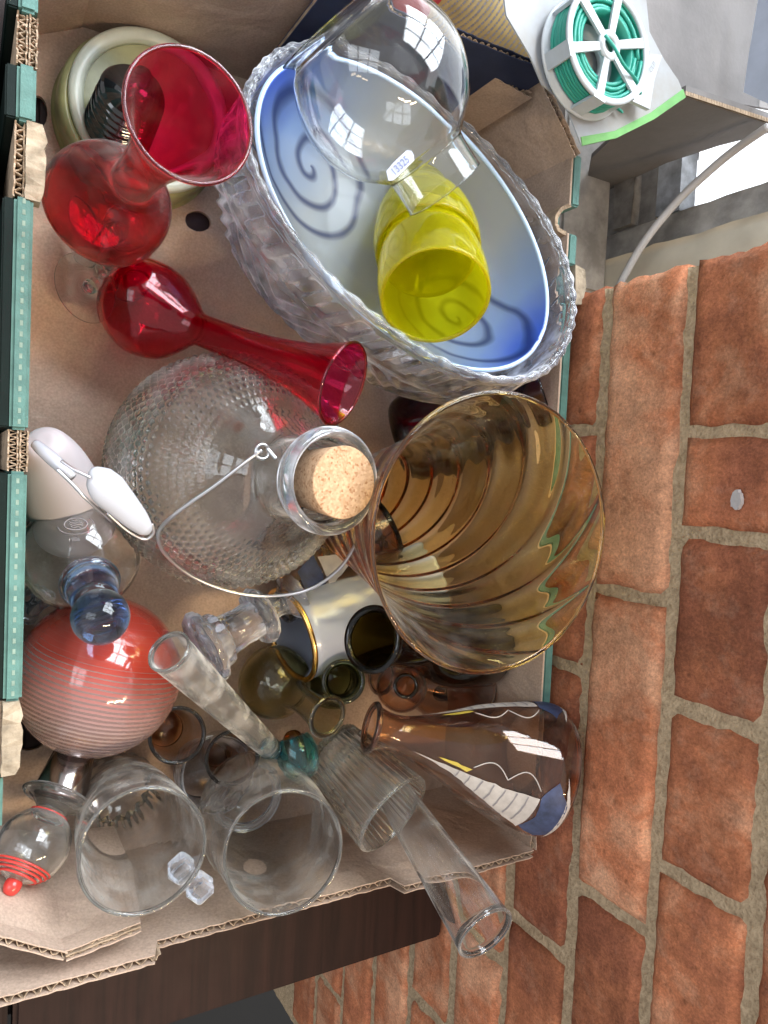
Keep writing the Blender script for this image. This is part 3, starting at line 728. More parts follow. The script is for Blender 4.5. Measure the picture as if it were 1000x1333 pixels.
# --- oval crystal bowl and the blue bowl nested in it
def oval_frame(Lp, Rp, tilt):
    c = (Lp + Rp) / 2; x = (Rp - Lp).normalized()
    up = Vector((0, 0, 1)); y = up.cross(x).normalized(); z = x.cross(y)
    m = Matrix.Identity(4)
    for i in range(3): m[i][0], m[i][1], m[i][2], m[i][3] = x[i], y[i], z[i], c[i]
    return m @ Matrix.Rotation(tilt, 4, 'X'), (Rp - Lp).length / 2
def crystal_bowl():
    Lp, Rp = P(334, 92, 0.120), P(738, 446, 0.150)
    m, a = oval_frame(Lp, Rp, math.radians(CB_T)); b = CB_B
    t = empty('crystal_bowl', (m @ Vector((0, 0, -0.08))), 'large oval pressed clear glass bowl with cut ribbed border', 'bowl')
    D = CB_D
    pr = spl([(0, -D), (0.45, -D), (0.66, -D + 0.005), (0.86, -D * .80), (0.98, -D * .52), (1.01, -D * .28), (1.0, -D * .10), (1.0, 0)], 16)
    pro = [(r * a, z) for r, z in pr]; prw, n = wallprof(pro, 0.0052)
    def mod(th, r, z, i):
        u = -z / D
        if i < n:
            if 0.07 < u < 0.30:       # slanting cut windows
                s = math.sin(44 * th + 14 * u); q = max(0, min(1, s * 1.6 + .5)) * min(1, (u - .07) / .03, (.30 - u) / .03); q = q * q * (3 - 2 * q)
                r -= 0.0026 * q
            elif 0.30 <= u < 0.36: r += 0.0010
            elif 0.36 <= u < 0.86:    # fans of curved ribs
                ph = (th * 8 / (2 * PI)) % 1 - .5; w = math.sin(46 * (abs(ph) * .9 + u * .9) )
                r += 0.0018 * w * min(1, (u - .36) / .05, (.86 - u) / .08)
        if u < 0.04 and i < n: r += 0.0012
        return r, z
    me = lathe(prw, 616, mod, ell=(1, b / a), sup=2.2)
    link('bowl_body', me, g_crystal, t, mw=m)
    rim = []
    for k in range(72):
        th = 2 * PI * k / 72; c, s = math.cos(th), math.sin(th); q = (abs(c) ** 2.2 + abs(s) ** 2.2) ** (-1 / 2.2)
        rim.append(m @ Vector((c * q * (a - 0.0015), s * q * (b - 0.0015), 0.0006 + 0.0004 * math.sin(th * 36))))
    tube('rim', rim, 0.0026, g_crystal, t, closed=True, n=4, rf=lambda s: 1 + .28 * math.sin(2 * PI * 48 * s))
CB_T, CB_B, CB_D = -11, 0.088, 0.106
crystal_bowl()
def blue_mat(a_, b_):
    """frosted white glass, cobalt towards both ends of the oval"""
    m, nt, out = newmat('blue_banded_glass')
    tc = N(nt, 'TexCoord'); sp = N(nt, 'SeparateXYZ'); nt.links.new(tc.outputs['Object'], sp.inputs[0])
    n = N(nt, 'TexNoise', Scale=14.0, Detail=3.0); nt.links.new(tc.outputs['Object'], n.inputs['Vector'])
    ab = N(nt, 'Math', operation='ABSOLUTE'); nt.links.new(sp.outputs[0], ab.inputs[0])
    ad = N(nt, 'Math', operation='MULTIPLY_ADD'); nt.links.new(n.outputs[0], ad.inputs[0]); ad.inputs[1].default_value = 0.03; nt.links.new(ab.outputs[0], ad.inputs[2])
    r = N(nt, 'ValToRGB'); mr = N(nt, 'MapRange'); mr.inputs[1].default_value = 0.06; mr.inputs[2].default_value = 0.16; nt.links.new(ad.outputs[0], mr.inputs[0]); nt.links.new(mr.outputs[0], r.inputs[0])
    e = r.color_ramp.elements; e[0].position = 0.1; e[0].color = (0.74, 0.79, 0.82, 1); e[1].position = 0.92; e[1].color = (0.01, 0.05, 0.68, 1)
    k = e.new(0.5); k.color = (0.45, 0.62, 0.90, 1); k = e.new(0.72); k.color = (0.10, 0.24, 0.86, 1)
    def M_(op, x, y=None, z=None, clamp=False):
        q = N(nt, 'Math', operation=op); q.use_clamp = clamp
        for i, v in enumerate((x, y, z)):
            if v is None: continue
            if isinstance(v, (int, float)): q.inputs[i].default_value = v
            else: nt.links.new(v, q.inputs[i])
        return q.outputs[0]
    nz = N(nt, 'TexNoise', Scale=22.0, Detail=2.0); nt.links.new(tc.outputs['Object'], nz.inputs['Vector'])
    wob = M_('MULTIPLY_ADD', nz.outputs[0], .012, -.006)
    mask = None
    for sgn, pitch, rmax in ((1, .0150, .040), (-1, .0165, .046)):
        x_ = M_('MULTIPLY', M_('SUBTRACT', M_('ADD', sp.outputs[0], wob), sgn * a_ * .60), .80)
        y_ = M_('ADD', M_('ADD', sp.outputs[1], wob), sgn * b_ * .05)
        rr = M_('SQRT', M_('ADD', M_('MULTIPLY', x_, x_), M_('MULTIPLY', y_, y_)))
        an = M_('DIVIDE', M_('ARCTAN2', y_, x_), 2 * PI)
        fr = M_('FRACT', M_('ADD', M_('DIVIDE', rr, pitch), M_('ADD', an, 1.3)))
        ds = M_('ABSOLUTE', M_('SUBTRACT', fr, .5))
        ln = N(nt, 'MapRange'); ln.inputs[1].default_value = .03; ln.inputs[2].default_value = .20; ln.inputs[3].default_value = 1; ln.inputs[4].default_value = 0; nt.links.new(ds, ln.inputs[0])
        ed = N(nt, 'MapRange'); ed.inputs[1].default_value = rmax - .004; ed.inputs[2].default_value = rmax; ed.inputs[3].default_value = 1; ed.inputs[4].default_value = 0; nt.links.new(rr, ed.inputs[0])
        k_ = M_('MULTIPLY', ln.outputs[0], ed.outputs[0])
        mask = k_ if mask is None else M_('MAXIMUM', mask, k_)
    xm = N(nt, 'MixRGB'); nt.links.new(M_('MULTIPLY', mask, .72), xm.inputs[0]); nt.links.new(r.outputs[0], xm.inputs[1]); xm.inputs[2].default_value = (0.02, 0.04, 0.20, 1)
    r = xm
    p = N(nt, 'BsdfPrincipled', Roughness=0.22, IOR=1.45); p.inputs['Coat Weight'].default_value = 0.4
    nt.links.new(r.outputs[0], p.inputs['Base Color'])
    tl = N(nt, 'BsdfTranslucent'); nt.links.new(r.outputs[0], tl.inputs[0])
    tr = N(nt, 'BsdfRefraction', IOR=1.08, Roughness=0.28); nt.links.new(r.outputs[0], tr.inputs[0])
    m1 = N(nt, 'MixShader'); m1.inputs[0].default_value = 0.45; nt.links.new(p.outputs[0], m1.inputs[1]); nt.links.new(tl.outputs[0], m1.inputs[2])
    m2 = N(nt, 'MixShader'); m2.inputs[0].default_value = 0.48; nt.links.new(m1.outputs[0], m2.inputs[1]); nt.links.new(tr.outputs[0], m2.inputs[2])
    nt.links.new(m2.outputs[0], out.inputs[0])
    return m
def blue_bowl():
    Lp, Rp = P(352, 100, 0.126), P(702, 446, 0.150)
    m, a = oval_frame(Lp, Rp, math.radians(BB_T)); b = BB_B; D = 0.052
    t = empty('blue_bowl', (m @ Vector((0, 0, -0.05))), 'oval frosted blue and white glass bowl with dark spiral lines', 'bowl')
    pr = spl([(0, -D), (0.35, -D * .97), (0.60, -D * .82), (0.80, -D * .55), (0.92, -D * .27), (1.0, 0)], 12)
    prw, n = wallprof([(r * a, z) for r, z in pr], 0.0028)
    link('bowl_body', lathe(prw, 160, ell=(1, b / a)), blue_mat(a, b), t, mw=m)
    rim = [m @ Vector((math.cos(2 * PI * k / 48) * (a - .0012), math.sin(2 * PI * k / 48) * (b - .0012), 0.0004)) for k in range(48)]
    tube('rim', rim, 0.0016, pbr('pale_blue_glass_rim', (0.50, 0.68, 0.95), 0.15, coat=0.5), t, closed=True, n=3)
    def zs(u, v):
        q = min(1, math.hypot(u / a, v / b))
        for i in range(len(pr) - 1):
            if pr[i][0] <= q <= pr[i + 1][0]:
                f = (q - pr[i][0]) / max(1e-9, pr[i + 1][0] - pr[i][0]); return pr[i][1] + (pr[i + 1][1] - pr[i][1]) * f
        return 0
    ml = pbr('dark_blue_line_glass', (0.035, 0.06, 0.22), 0.35)
    return
    def line(pts, w):
        pp = [m @ Vector((u, v, zs(u, v) + 0.0010)) for u, v in pts]; tube('spiral_line', pp, w * 2.2, ml, t, 8, 4, rf=lambda s: 0.9 + 0.6 * math.sin(PI * min(1, max(0.08, s)) ) )
    for sgn in (1, -1):
        cx, cyv = sgn * a * 0.56, sgn * -b * 0.06
        pts = []
        for k in range(46):
            th = k * 0.30; r = 0.006 + 0.0027 * th
            u, v = cx + sgn * r * 1.15 * math.cos(th + 1.2), cyv + sgn * r * 0.95 * math.sin(th + 1.2)
            if math.hypot(u / a, v / b) > 0.93: break
            pts.append((u, v))
        u, v = pts[-1]
        pts += [(u - sgn * 0.022, v + sgn * 0.010), (u - sgn * 0.05, v + sgn * 0.006)] if math.hypot((u - sgn * 0.05) / a, (v + sgn * .006) / b) < .95 else []
        line(pts, 0.0014)
        line([(cx + sgn * 0.002, cyv), (cx + sgn * 0.006, cyv + 0.003), (cx + sgn * 0.004, cyv + 0.007)], 0.0026)
BB_T, BB_B = -7, 0.080
blue_bowl()
# --- yellow tumblers, one pushed into the other
def yellow(A, B, R0, R1, label):
    A, B = Vector(A), Vector(B); L = (B - A).length
    t = empty('yellow_tumbler', A, label, 'glass tumbler', 'stacked yellow tumblers')
    pr = spl([(0, 0), (R0 * .80, 0.0), (R0 * .97, 0.004), (R0 * 1.05, 0.2 * L), ((R0 * .5 + R1 * .6), .5 * L), (R1 * 1.03, .8 * L), (R1, L)], 8)
    glass_body('tumbler_body', pr, 0.0022, A, B, g_yellow, t, 96)
    f = frame(B, B + (B - A)); tube('rim', [f @ Vector(((R1 - .001) * math.cos(k * PI / 12), (R1 - .001) * math.sin(k * PI / 12), 0)) for k in range(24)], 0.0012, g_yellow, t, closed=True)
yB = P(567, 386, 0.172); yA = P(552, 292, 0.118)
rY = R_(72, yB)
yellow(yA, yB, rY * 0.72, rY, 'front yellow glass tumbler whose open rim faces out of the blue bowl')
yellow(yA + (yA - yB) * 0.55, yA + (yB - yA) * 0.42, rY * 0.68, rY * 1.02, 'rear yellow glass tumbler with the front one pushed into it')
# --- clear lamp globe on top
def globe():
    c = P(497, 115, 0.200); u = R_(1, c)
    e = P(566, 227, 0.190); ax = (e - c).normalized()
    # keep the axis in the plane facing the viewer as the collar shows edge-on
    v = (c - Vector((0, 0, H))).normalized(); ax = (ax - v * ax.dot(v) * 0.93).normalized()
    t = empty('lamp_globe', c, 'clear blown glass lamp globe with a cylindrical collar and price sticker', 'lamp glass')
    R = 114 * u
    pr = spl([(R * .80, -R * .80), (R * .70, -R * .70), (R * .82, -R * .58), (R * .95, -R * .30), (R, 0), (R * .95, R * .31), (R * .80, R * .61), (R * .56, R * .84), (R * .50, R * .93), (R * .505, R * 1.25), (R * .51, R * 1.30)], 9)
    th = 0.0015
    inn = [(r - th, z) for r, z in pr]; inn.reverse()
    me = lathe(pr + inn, 96, loop=True); link('globe_body', me, glass('thin_clear_glass', (0.99, 0.995, 0.99), 0.002, dust_sheen=0.0, bump=0.015), t, mw=frame(c, c + ax))
    # price sticker on the shoulder
    s0 = P(522, 214, 0.225); sx = (P(540, 200, .225) - P(500, 238, .225)).normalized(); n = (Vector((0, 0, H)) - s0).normalized(); sy = n.cross(sx).normalized(); n = sx.cross(sy)
    L = 27 * u; Wd = 7.5 * u
    pts = [(-L, -Wd * .5), (-L * .8, -Wd), (L * .75, -Wd), (L * .95, -Wd * .3), (L, Wd * .5), (L * .8, Wd), (-L * .3, Wd), (-L * .8, Wd * .8)]
    tf = lambda x, y, z: tuple(s0 + sx * x + sy * y + n * (z - 9 * x * x))
    st = slab('price_sticker', pts, 0.0004, m_sticker, t, tf=tf)
    txt = text_mesh('13325', 13 * u); txt.transform(Matrix.Translation((-L * .70, -4.7 * u, 0)))
    mm = Matrix.Identity(4)
    for i in range(3): mm[i][0], mm[i][1], mm[i][2], mm[i][3] = sx[i], sy[i], n[i], s0[i] + n[i] * 0.0004
    link('price_print', txt, m_ink, st, False, mw=mm)
def text_mesh(s, size, extrude=0.0):
    cu = bpy.data.curves.new('t', 'FONT'); cu.body = s; cu.size = size; cu.extrude = extrude
    o = bpy.data.objects.new('t', cu); C.objects.link(o)
    dg = bpy.context.evaluated_depsgraph_get(); me = bpy.data.meshes.new_from_object(o.evaluated_get(dg))
    bpy.data.objects.remove(o); bpy.data.curves.remove(cu); me.materials.clear(); return me
globe()

# --- the two ruby bud vases
def ruby(A, B, rb, rm, label, pinch, mat, rot=0, loc=0.25):
    A, B = Vector(A), Vector(B); d = (B - A).normalized(); A0 = A - d * rb * 0.9; L = (B - A0).length
    t = empty('ruby_vase', A0, label, 'vase', 'ruby red vases')
    pr = spl([(0, 0), (rb * .45, 0.0005), (rb * .78, rb * .22), (rb * .98, rb * .62), (rb, rb * .95), (rb * .92, rb * 1.35), (rb * .62, rb * 1.80), (rb * .38, rb * 2.15), (rb * .335, rb * 2.5), (rb * .38, L * .66), (rm * .62, L * .83), (rm * .84, L * .94), (rm, L)], 9)
    def mod(th, r, z, o):
        k = math.exp(-((z - rb * .9) / (rb * .75)) ** 2) * max(0, math.cos(th - pinch)) ** 2
        return r * (1 + loc * k), z
    glass_body('vase_body', pr, 0.0016, A0, B, mat, t, 96, mod, spin=rot)
    f = frame(B, B + d); tube('rim', [f @ Vector(((rm - .0006) * math.cos(k * PI / 12), (rm - .0006) * math.sin(k * PI / 12), 0)) for k in range(24)], 0.0009, mat, t, closed=True)
ruby(P(196, 405, 0.046), P(447, 500, 0.158), 0.0305, R_(57, P(447, 500, .158)), 'dark ruby glass bud vase lying across the corked jar', PI * 0.5, g_red, loc=0.2)
ruby(P(145, 268, 0.085), P(248, 151, 0.225), 0.0335, R_(86, P(248, 150, .225)), 'dusty ruby glass bud vase standing with its flared mouth upward', PI * 0.9, g_red_d, loc=0.12)
# --- enamel tin under the ruby vase
def tin():
    c = P(180, 168, 0.004)
    t = empty('enamel_tin', c, 'round olive enamel tin with pale green rim in the box corner', 'tin')
    R = 0.0535; B = c + Vector((0, 0, .1))
    solid_body('tin_body', spl([(0, 0), (R * .96, 0), (R, .004), (R * 1.0, .020), (R * .94, .0245), (R * .9, .024)], 4) + [(R * .86, .022), (0, .0215)], c, B, m_olive, t, 80)
    rr = c + Vector((0.004, 0.003, .0245)); f = Matrix.Translation(rr)
    link('rim', lathe(spl([(R * .80, 0), (R * .83, .003), (R * .91, .0042), (R * .97, .002), (R * .97, -.003)], 5) + [(R * .80, -.003)], 80, loop=True), m_ring, t, mw=f)
    g = empty('black_glass_stopper', c + Vector((0, .006, .026)), 'ribbed black glass stopper standing on the olive tin behind the red vase', 'stopper')
    p0 = P(150, 172, .027); p1 = P(172, 118, .075)
    rb = .021
    L = (p1 - p0).length; pr = [(0, 0), (rb, 0)]
    for k in range(60):
        z = L * k / 59; pr.append((rb * (0.92 - .15 * k / 59) + .0018 * math.sin(k * .85), z))
    pr.append((0, L))
    solid_body('stopper_body', pr, p0, p1, m_blackg, g, 64)
tin()
# --- clear stemware on the left
def stem_glass(foot, bowl, rf, rbow, label):
    A, B = Vector(foot), Vector(bowl); L = (B - A).length
    t = empty('stem_glass', A, label, 'stemmed glass', 'clear stemmed glasses')
    solid_body('foot', spl([(0, .0002), (rf * .6, .0006), (rf * .97, 0), (rf, .0008), (rf * .95, .0016), (rf * .5, .0026), (rf * .16, .0052), (.0042, .010), (0.0036, .014), (0, .0142)], 6), A, B, g_clear, t)
    solid_body('stem', spl([(0, .0136), (.0036, .0138), (.0036, .018), (.0075, .024), (.0036, .030), (.0034, L * .5), (0, L * .51)], 6), A, B, g_clear, t)
    m_ = A + (B - A) * .5
    glass_body('bowl', spl([(0, 0), (rbow * .4, .001), (rbow * .85, L * .12), (rbow, L * .28), (rbow * .9, L * .5)], 8), .0014, m_, B, g_clear, t)
stem_glass(P(110, 376, .045), P(175, 352, .012), R_(45, P(110, 376, .045)), .018, 'clear glass goblet lying with its round foot toward the left edge')
stem_glass(P(107, 304, .030), P(180, 300, .018), R_(43, P(107, 304, .03)), .018, 'clear goblet half hidden beneath the dusty ruby vase')
# --- maroon bottle under the bowls
def maroon():
    A, B = P(520, 575, .040), P(705, 512, .112); d = (B - A)
    t = empty('maroon_vase', A, 'dark maroon glass vase lying under the crystal bowl', 'vase')
    L = d.length; glass_body('vase_body', spl([(0, 0), (.028, .001), (.036, .02), (.036, .05), (.024, .09), (.018, L * .8), (.024, L)], 8), .002, A, B, g_maroon, t)
maroon()
# --- white mug with gold rim
def mug():
    B = P(379, 826, .052); A = P(545, 762, .040); R = R_(63, B)
    t = empty('lilac_mug', A, 'pale lilac ceramic tumbler with gold rim lying on its side', 'mug')
    L = (B - A).length
    glass_body('mug_body', spl([(0, 0), (R * .9, 0), (R * .97, .004), (R, L * .5), (R, L)], 6), .0028, A, B, m_lilac, t)
    f = frame(B, B + (B - A)); tube('gold_rim', [f @ Vector(((R - .0012) * math.cos(k * PI / 12), (R - .0012) * math.sin(k * PI / 12), 0.0006)) for k in range(24)], 0.0021, m_gold, t, closed=True)
mug()
# --- helper: enamel print wrapped on a lathe body
def wrap_print(name, pts, pr, fm, mat, parent, off=0.0006, sub=10):
    """closed outline of (angle, z) laid on the glass as a thin sheet of enamel"""
    tris = tessellate_polygon([[Vector((a, z, 0)) for a, z in pts]])
    bm = bmesh.new(); vv = [bm.verts.new((p[0] * 0.05, p[1], 0)) for p in pts]
    for t in tris:
        try: bm.faces.new([vv[i] for i in t])
        except ValueError: pass
    for _ in range(3):
        es = [e for e in bm.edges if e.calc_length() > 0.006]
        if not es: break
        bmesh.ops.subdivide_edges(bm, edges=es, cuts=1); bmesh.ops.triangulate(bm, faces=bm.faces)
    for v in bm.verts:
        a, z = v.co.x / 0.05 + .035 * vz(v.co.x * 260, v.co.y * 260, 3), v.co.y + .0008 * vz(v.co.x * 300, v.co.y * 300, 9); r = radius_at(pr, z) + off
        v.co = Vector((r * math.cos(a), r * math.sin(a), z))
    me = bpy.data.meshes.new('m'); bm.to_mesh(me); bm.free()
    return link(name, me, mat, parent, mw=fm)
def bottle(name, label, cat, A, B, pr, th, mat, lip, spin=0, group=None, parts=None):
    t = empty(name, A, label, cat, group)
    glass_body('bottle_body', pr, th, A, B, mat, t, 88, spin=spin)
    f = frame(B, Vector(B) + (Vector(B) - Vector(A))); R = pr[-1][0]
    tube('lip', [f @ Vector(((R) * math.cos(k * PI / 12), R * math.sin(k * PI / 12), 0)) for k in range(24)], lip, mat, t, closed=True)
    return t
# ship decanter
def ship_decanter():
    A, B = P(716, 1003, .140), P(484, 947, .100); L = (B - A).length; Rb = R_(84, P(690, 1000, .14))
    pr = spl([(0, 0), (Rb * .8, 0), (Rb * .97, .004), (Rb, .014), (Rb * .93, L * .20), (Rb * .74, L * .42), (Rb * .5, L * .62), (Rb * .31, L * .8), (Rb * .27, L * .9), (Rb * .34, L)], 9)
    t = bottle('ship_decanter', 'brown glass decanter printed with blue and white sailing ships', 'decanter', A, B, pr, .0018, g_brown, .0022)
    fm = frame(A, B)
    # find the angle on the body that faces a photo pixel
    def ang(px, py, z):
        best, ba = 1e9, 0
        for k in range(360):
            a = k * PI / 180; r = radius_at(pr, z) ; p = fm @ Vector((r * math.cos(a), r * math.sin(a), z)); nrm = (fm.to_3x3() @ Vector((math.cos(a), math.sin(a), 0)))
            if nrm.dot(Vector((0, 0, H)) - p) < -0.005: continue
            v = M3.transposed() @ (p - Vector((0, 0, H))); x, y = 500 + v.x / -v.z * F, 666.5 - v.y / -v.z * F
            e = (x - px) ** 2 + (y - py) ** 2
            if e < best: best, ba = e, a
        return ba
    def ship(a0, s):
        # hull toward the base, sails pointing to the neck
        q = lambda u, v: (a0 + s * u, v * L)
        wrap_print('ship_hull', [q(-.50, .10), (a0 - s * .30, .045 * L), q(.30, .05), q(.62, .13), q(.34, .19), q(.0, .17), q(-.4, .20)], pr, fm, m_print_b, t)
        wrap_print('sail', [q(-.46, .20), q(.30, .19), q(.24, .48), q(.14, .80), q(.02, .60), q(-.25, .38)], pr, fm, m_print_w, t)
        for lo_, hi_ in ((.20, .36), (.36, .52)):
            pts = []
            for k in range(9):
                f_ = k / 8; u_ = .42 + .22 * math.sin(PI * f_); z_ = (lo_ + (hi_ - lo_) * f_) * L; r_ = radius_at(pr, z_) + .0007; a_ = a0 + s * u_
                pts.append(fm @ Vector((r_ * math.cos(a_), r_ * math.sin(a_), z_)))
            tube('sail_outline', pts, .00042, m_print_w, t, 6, 2)
        for k in range(7):
            z = .25 + k * .055; wrap_print('sail_seam', [q(-.32 + k * .05, z), q(.26 - k * .01, z - .01), q(.26 - k * .01, z - .004), q(-.32 + k * .05, z + .006)], pr, fm, m_grey_print, t, .0010)
        wrap_print('pennant', [q(.26, .54), q(.36, .52), q(.40, .62), q(.33, .68), q(.28, .62)], pr, fm, m_print_y, t)
        wrap_print('wave', [q(-.62, .05), q(-.2, .03), q(.3, .035), q(.7, .09), q(.3, .06), q(-.3, .055)], pr, fm, m_print_w, t)
    a1 = ang(655, 1040, L * .30); ship(a1, 1.0)
    a2 = ang(650, 930, L * .30); ship(a2, -1.0)
ship_decanter()
# round brown decanter beside it
A, B = P(615, 896, .052), P(497, 880, .072); L = (B - A).length
bottle('brown_flask', 'small brown round-bellied glass flask between the mug and ship decanter', 'flask', A, B, spl([(0, 0), (.022, 0), (.029, .006), (.031, .025), (.028, .045), (.015, L * .72), (.009, L * .86), (.013, L)], 8), .0018, g_brown, .0016)
# amber-green bottle whose mouth opens left
A, B = P(625, 846, .070), P(485, 832, .135); L = (B - A).length; R = R_(40, B)
bottle('olive_bottle', 'dark olive brown bottle with thick open mouth below the amber vase', 'bottle', A, B, spl([(0, 0), (.026, 0), (.030, .006), (.030, L * .35), (.018, L * .55), (R * .86, L * .72), (R * .84, L * .92), (R, L)], 8), .0024, g_brown_d, .0024)
# smoke-green bottles with round mouths
A, B = P(352, 884, .030), P(426, 933, .104); L = (B - A).length; R = R_(26, B)
bottle('round_bottle', 'small olive round-bodied glass bottle with its neck toward the viewer', 'bottle', A - (B - A).normalized() * .012, B, spl([(0, 0), (.014, .0), (.024, .006), (.0275, .018), (.024, .032), (.014, .042), (.0105, .048), (.0098, L * .85), (R * .95, L + .010), (R, L + .012)], 8), .0017, g_olive, .0015)
A, B = P(425, 880, .012), P(447, 887, .092); L = (B - A).length; R = R_(26, B)
bottle('green_bottle', 'smoke green glass bottle standing upright beside the lilac mug', 'bottle', A, B, spl([(0, 0), (.018, 0), (.021, .004), (.022, L * .4), (.014, L * .65), (R * .8, L * .8), (R * .85, L * .95), (R, L)], 8), .0017, g_green, .0016)
# brown ship tumbler behind the mug
def ship_tumbler():
    A, B = P(500, 688, .040), P(352, 762, .030); L = (B - A).length; R = .032
    pr = spl([(0, 0), (R * .8, 0), (R * .95, .004), (R, L * .3), (R, L)], 8)
    t = empty('ship_tumbler', A, 'brown glass tumbler with a white sail print beneath the corked jar', 'glass tumbler')
    glass_body('tumbler_body', pr, .0018, A, B, g_brown, t)
    fm = frame(A, B)
    for a0 in (PI * .5, PI * 1.2, PI * 1.9):
        wrap_print('sail', [(a0 - .4, L * .66), (a0 + .4, L * .66), (a0 + .1, L * .36)], pr, fm, m_print_w, t)
        wrap_print('ship_hull', [(a0 - .5, L * .68), (a0 + .5, L * .68), (a0 + .3, L * .84), (a0 - .3, L * .84)], pr, fm, m_print_b, t)
ship_tumbler()
# --- striped red ball with silver collar and small ball
def striped_mat(name, flip, lo, hi, freq):
    m, nt, out = newmat(name)
    tc = N(nt, 'TexCoord'); sp = N(nt, 'SeparateXYZ'); nt.links.new(tc.outputs['Object'], sp.inputs[0])
    mu = N(nt, 'Math', operation='MULTIPLY'); mu.inputs[1].default_value = freq; nt.links.new(sp.outputs[2], mu.inputs[0])
    si = N(nt, 'Math', operation='SINE'); nzz = N(nt, 'TexNoise', Scale=28.0, Detail=3.0); nt.links.new(tc.outputs['Object'], nzz.inputs['Vector']); mz = N(nt, 'Math', operation='MULTIPLY_ADD'); mz.inputs[1].default_value = 4.0; nt.links.new(nzz.outputs[0], mz.inputs[0]); nt.links.new(mu.outputs[0], mz.inputs[2]); nt.links.new(mz.outputs[0], si.inputs[0])
    th = N(nt, 'MapRange'); th.inputs[1].default_value = lo; th.inputs[2].default_value = hi; th.inputs[3].default_value = flip[0]; th.inputs[4].default_value = flip[1]; nt.links.new(sp.outputs[2], th.inputs[0])
    ad = N(nt, 'Math', operation='ADD'); nt.links.new(si.outputs[0], ad.inputs[0]); nt.links.new(th.outputs[0], ad.inputs[1])
    mr = N(nt, 'MapRange'); mr.inputs[1].default_value = -.15; mr.inputs[2].default_value = .15; nt.links.new(ad.outputs[0], mr.inputs[0])
    g = N(nt, 'BsdfGlass', IOR=1.45, Roughness=0.03); g.inputs[0].default_value = (0.97, 0.93, 0.93, 1)
    p = N(nt, 'BsdfPrincipled', Roughness=0.10); p.inputs['Base Color'].default_value = (0.72, 0.055, 0.035, 1); p.inputs['Coat Weight'].default_value = .6
    tz = N(nt, 'MapRange'); tz.inputs[1].default_value = lo * 1.15; tz.inputs[2].default_value = hi * 1.25; nt.links.new(sp.outputs[2], tz.inputs[0])
    c = N(nt, 'MixRGB'); nt.links.new(tz.outputs[0], c.inputs[0]); c.inputs[1].default_value = (0.80, 0.085, 0.05, 1); c.inputs[2].default_value = (0.80, 0.58, 0.54, 1); nt.links.new(c.outputs[0], p.inputs['Base Color']); p.inputs['Transmission Weight'].default_value = 0.55
    pw = N(nt, 'BsdfDiffuse'); pw.inputs[0].default_value = (0.75, 0.55, 0.52, 1)
    gd = N(nt, 'BsdfDiffuse'); gd.inputs[0].default_value = (0.78, 0.50, 0.46, 1); gm = N(nt, 'MixShader'); gm.inputs[0].default_value = 0.28; nt.links.new(g.outputs[0], gm.inputs[1]); nt.links.new(gd.outputs[0], gm.inputs[2])
    m1 = N(nt, 'MixShader'); nt.links.new(mr.outputs[0], m1.inputs[0]); nt.links.new(gm.outputs[0], m1.inputs[1]); nt.links.new(p.outputs[0], m1.inputs[2])
    nt.links.new(m1.outputs[0], out.inputs[0]); return m
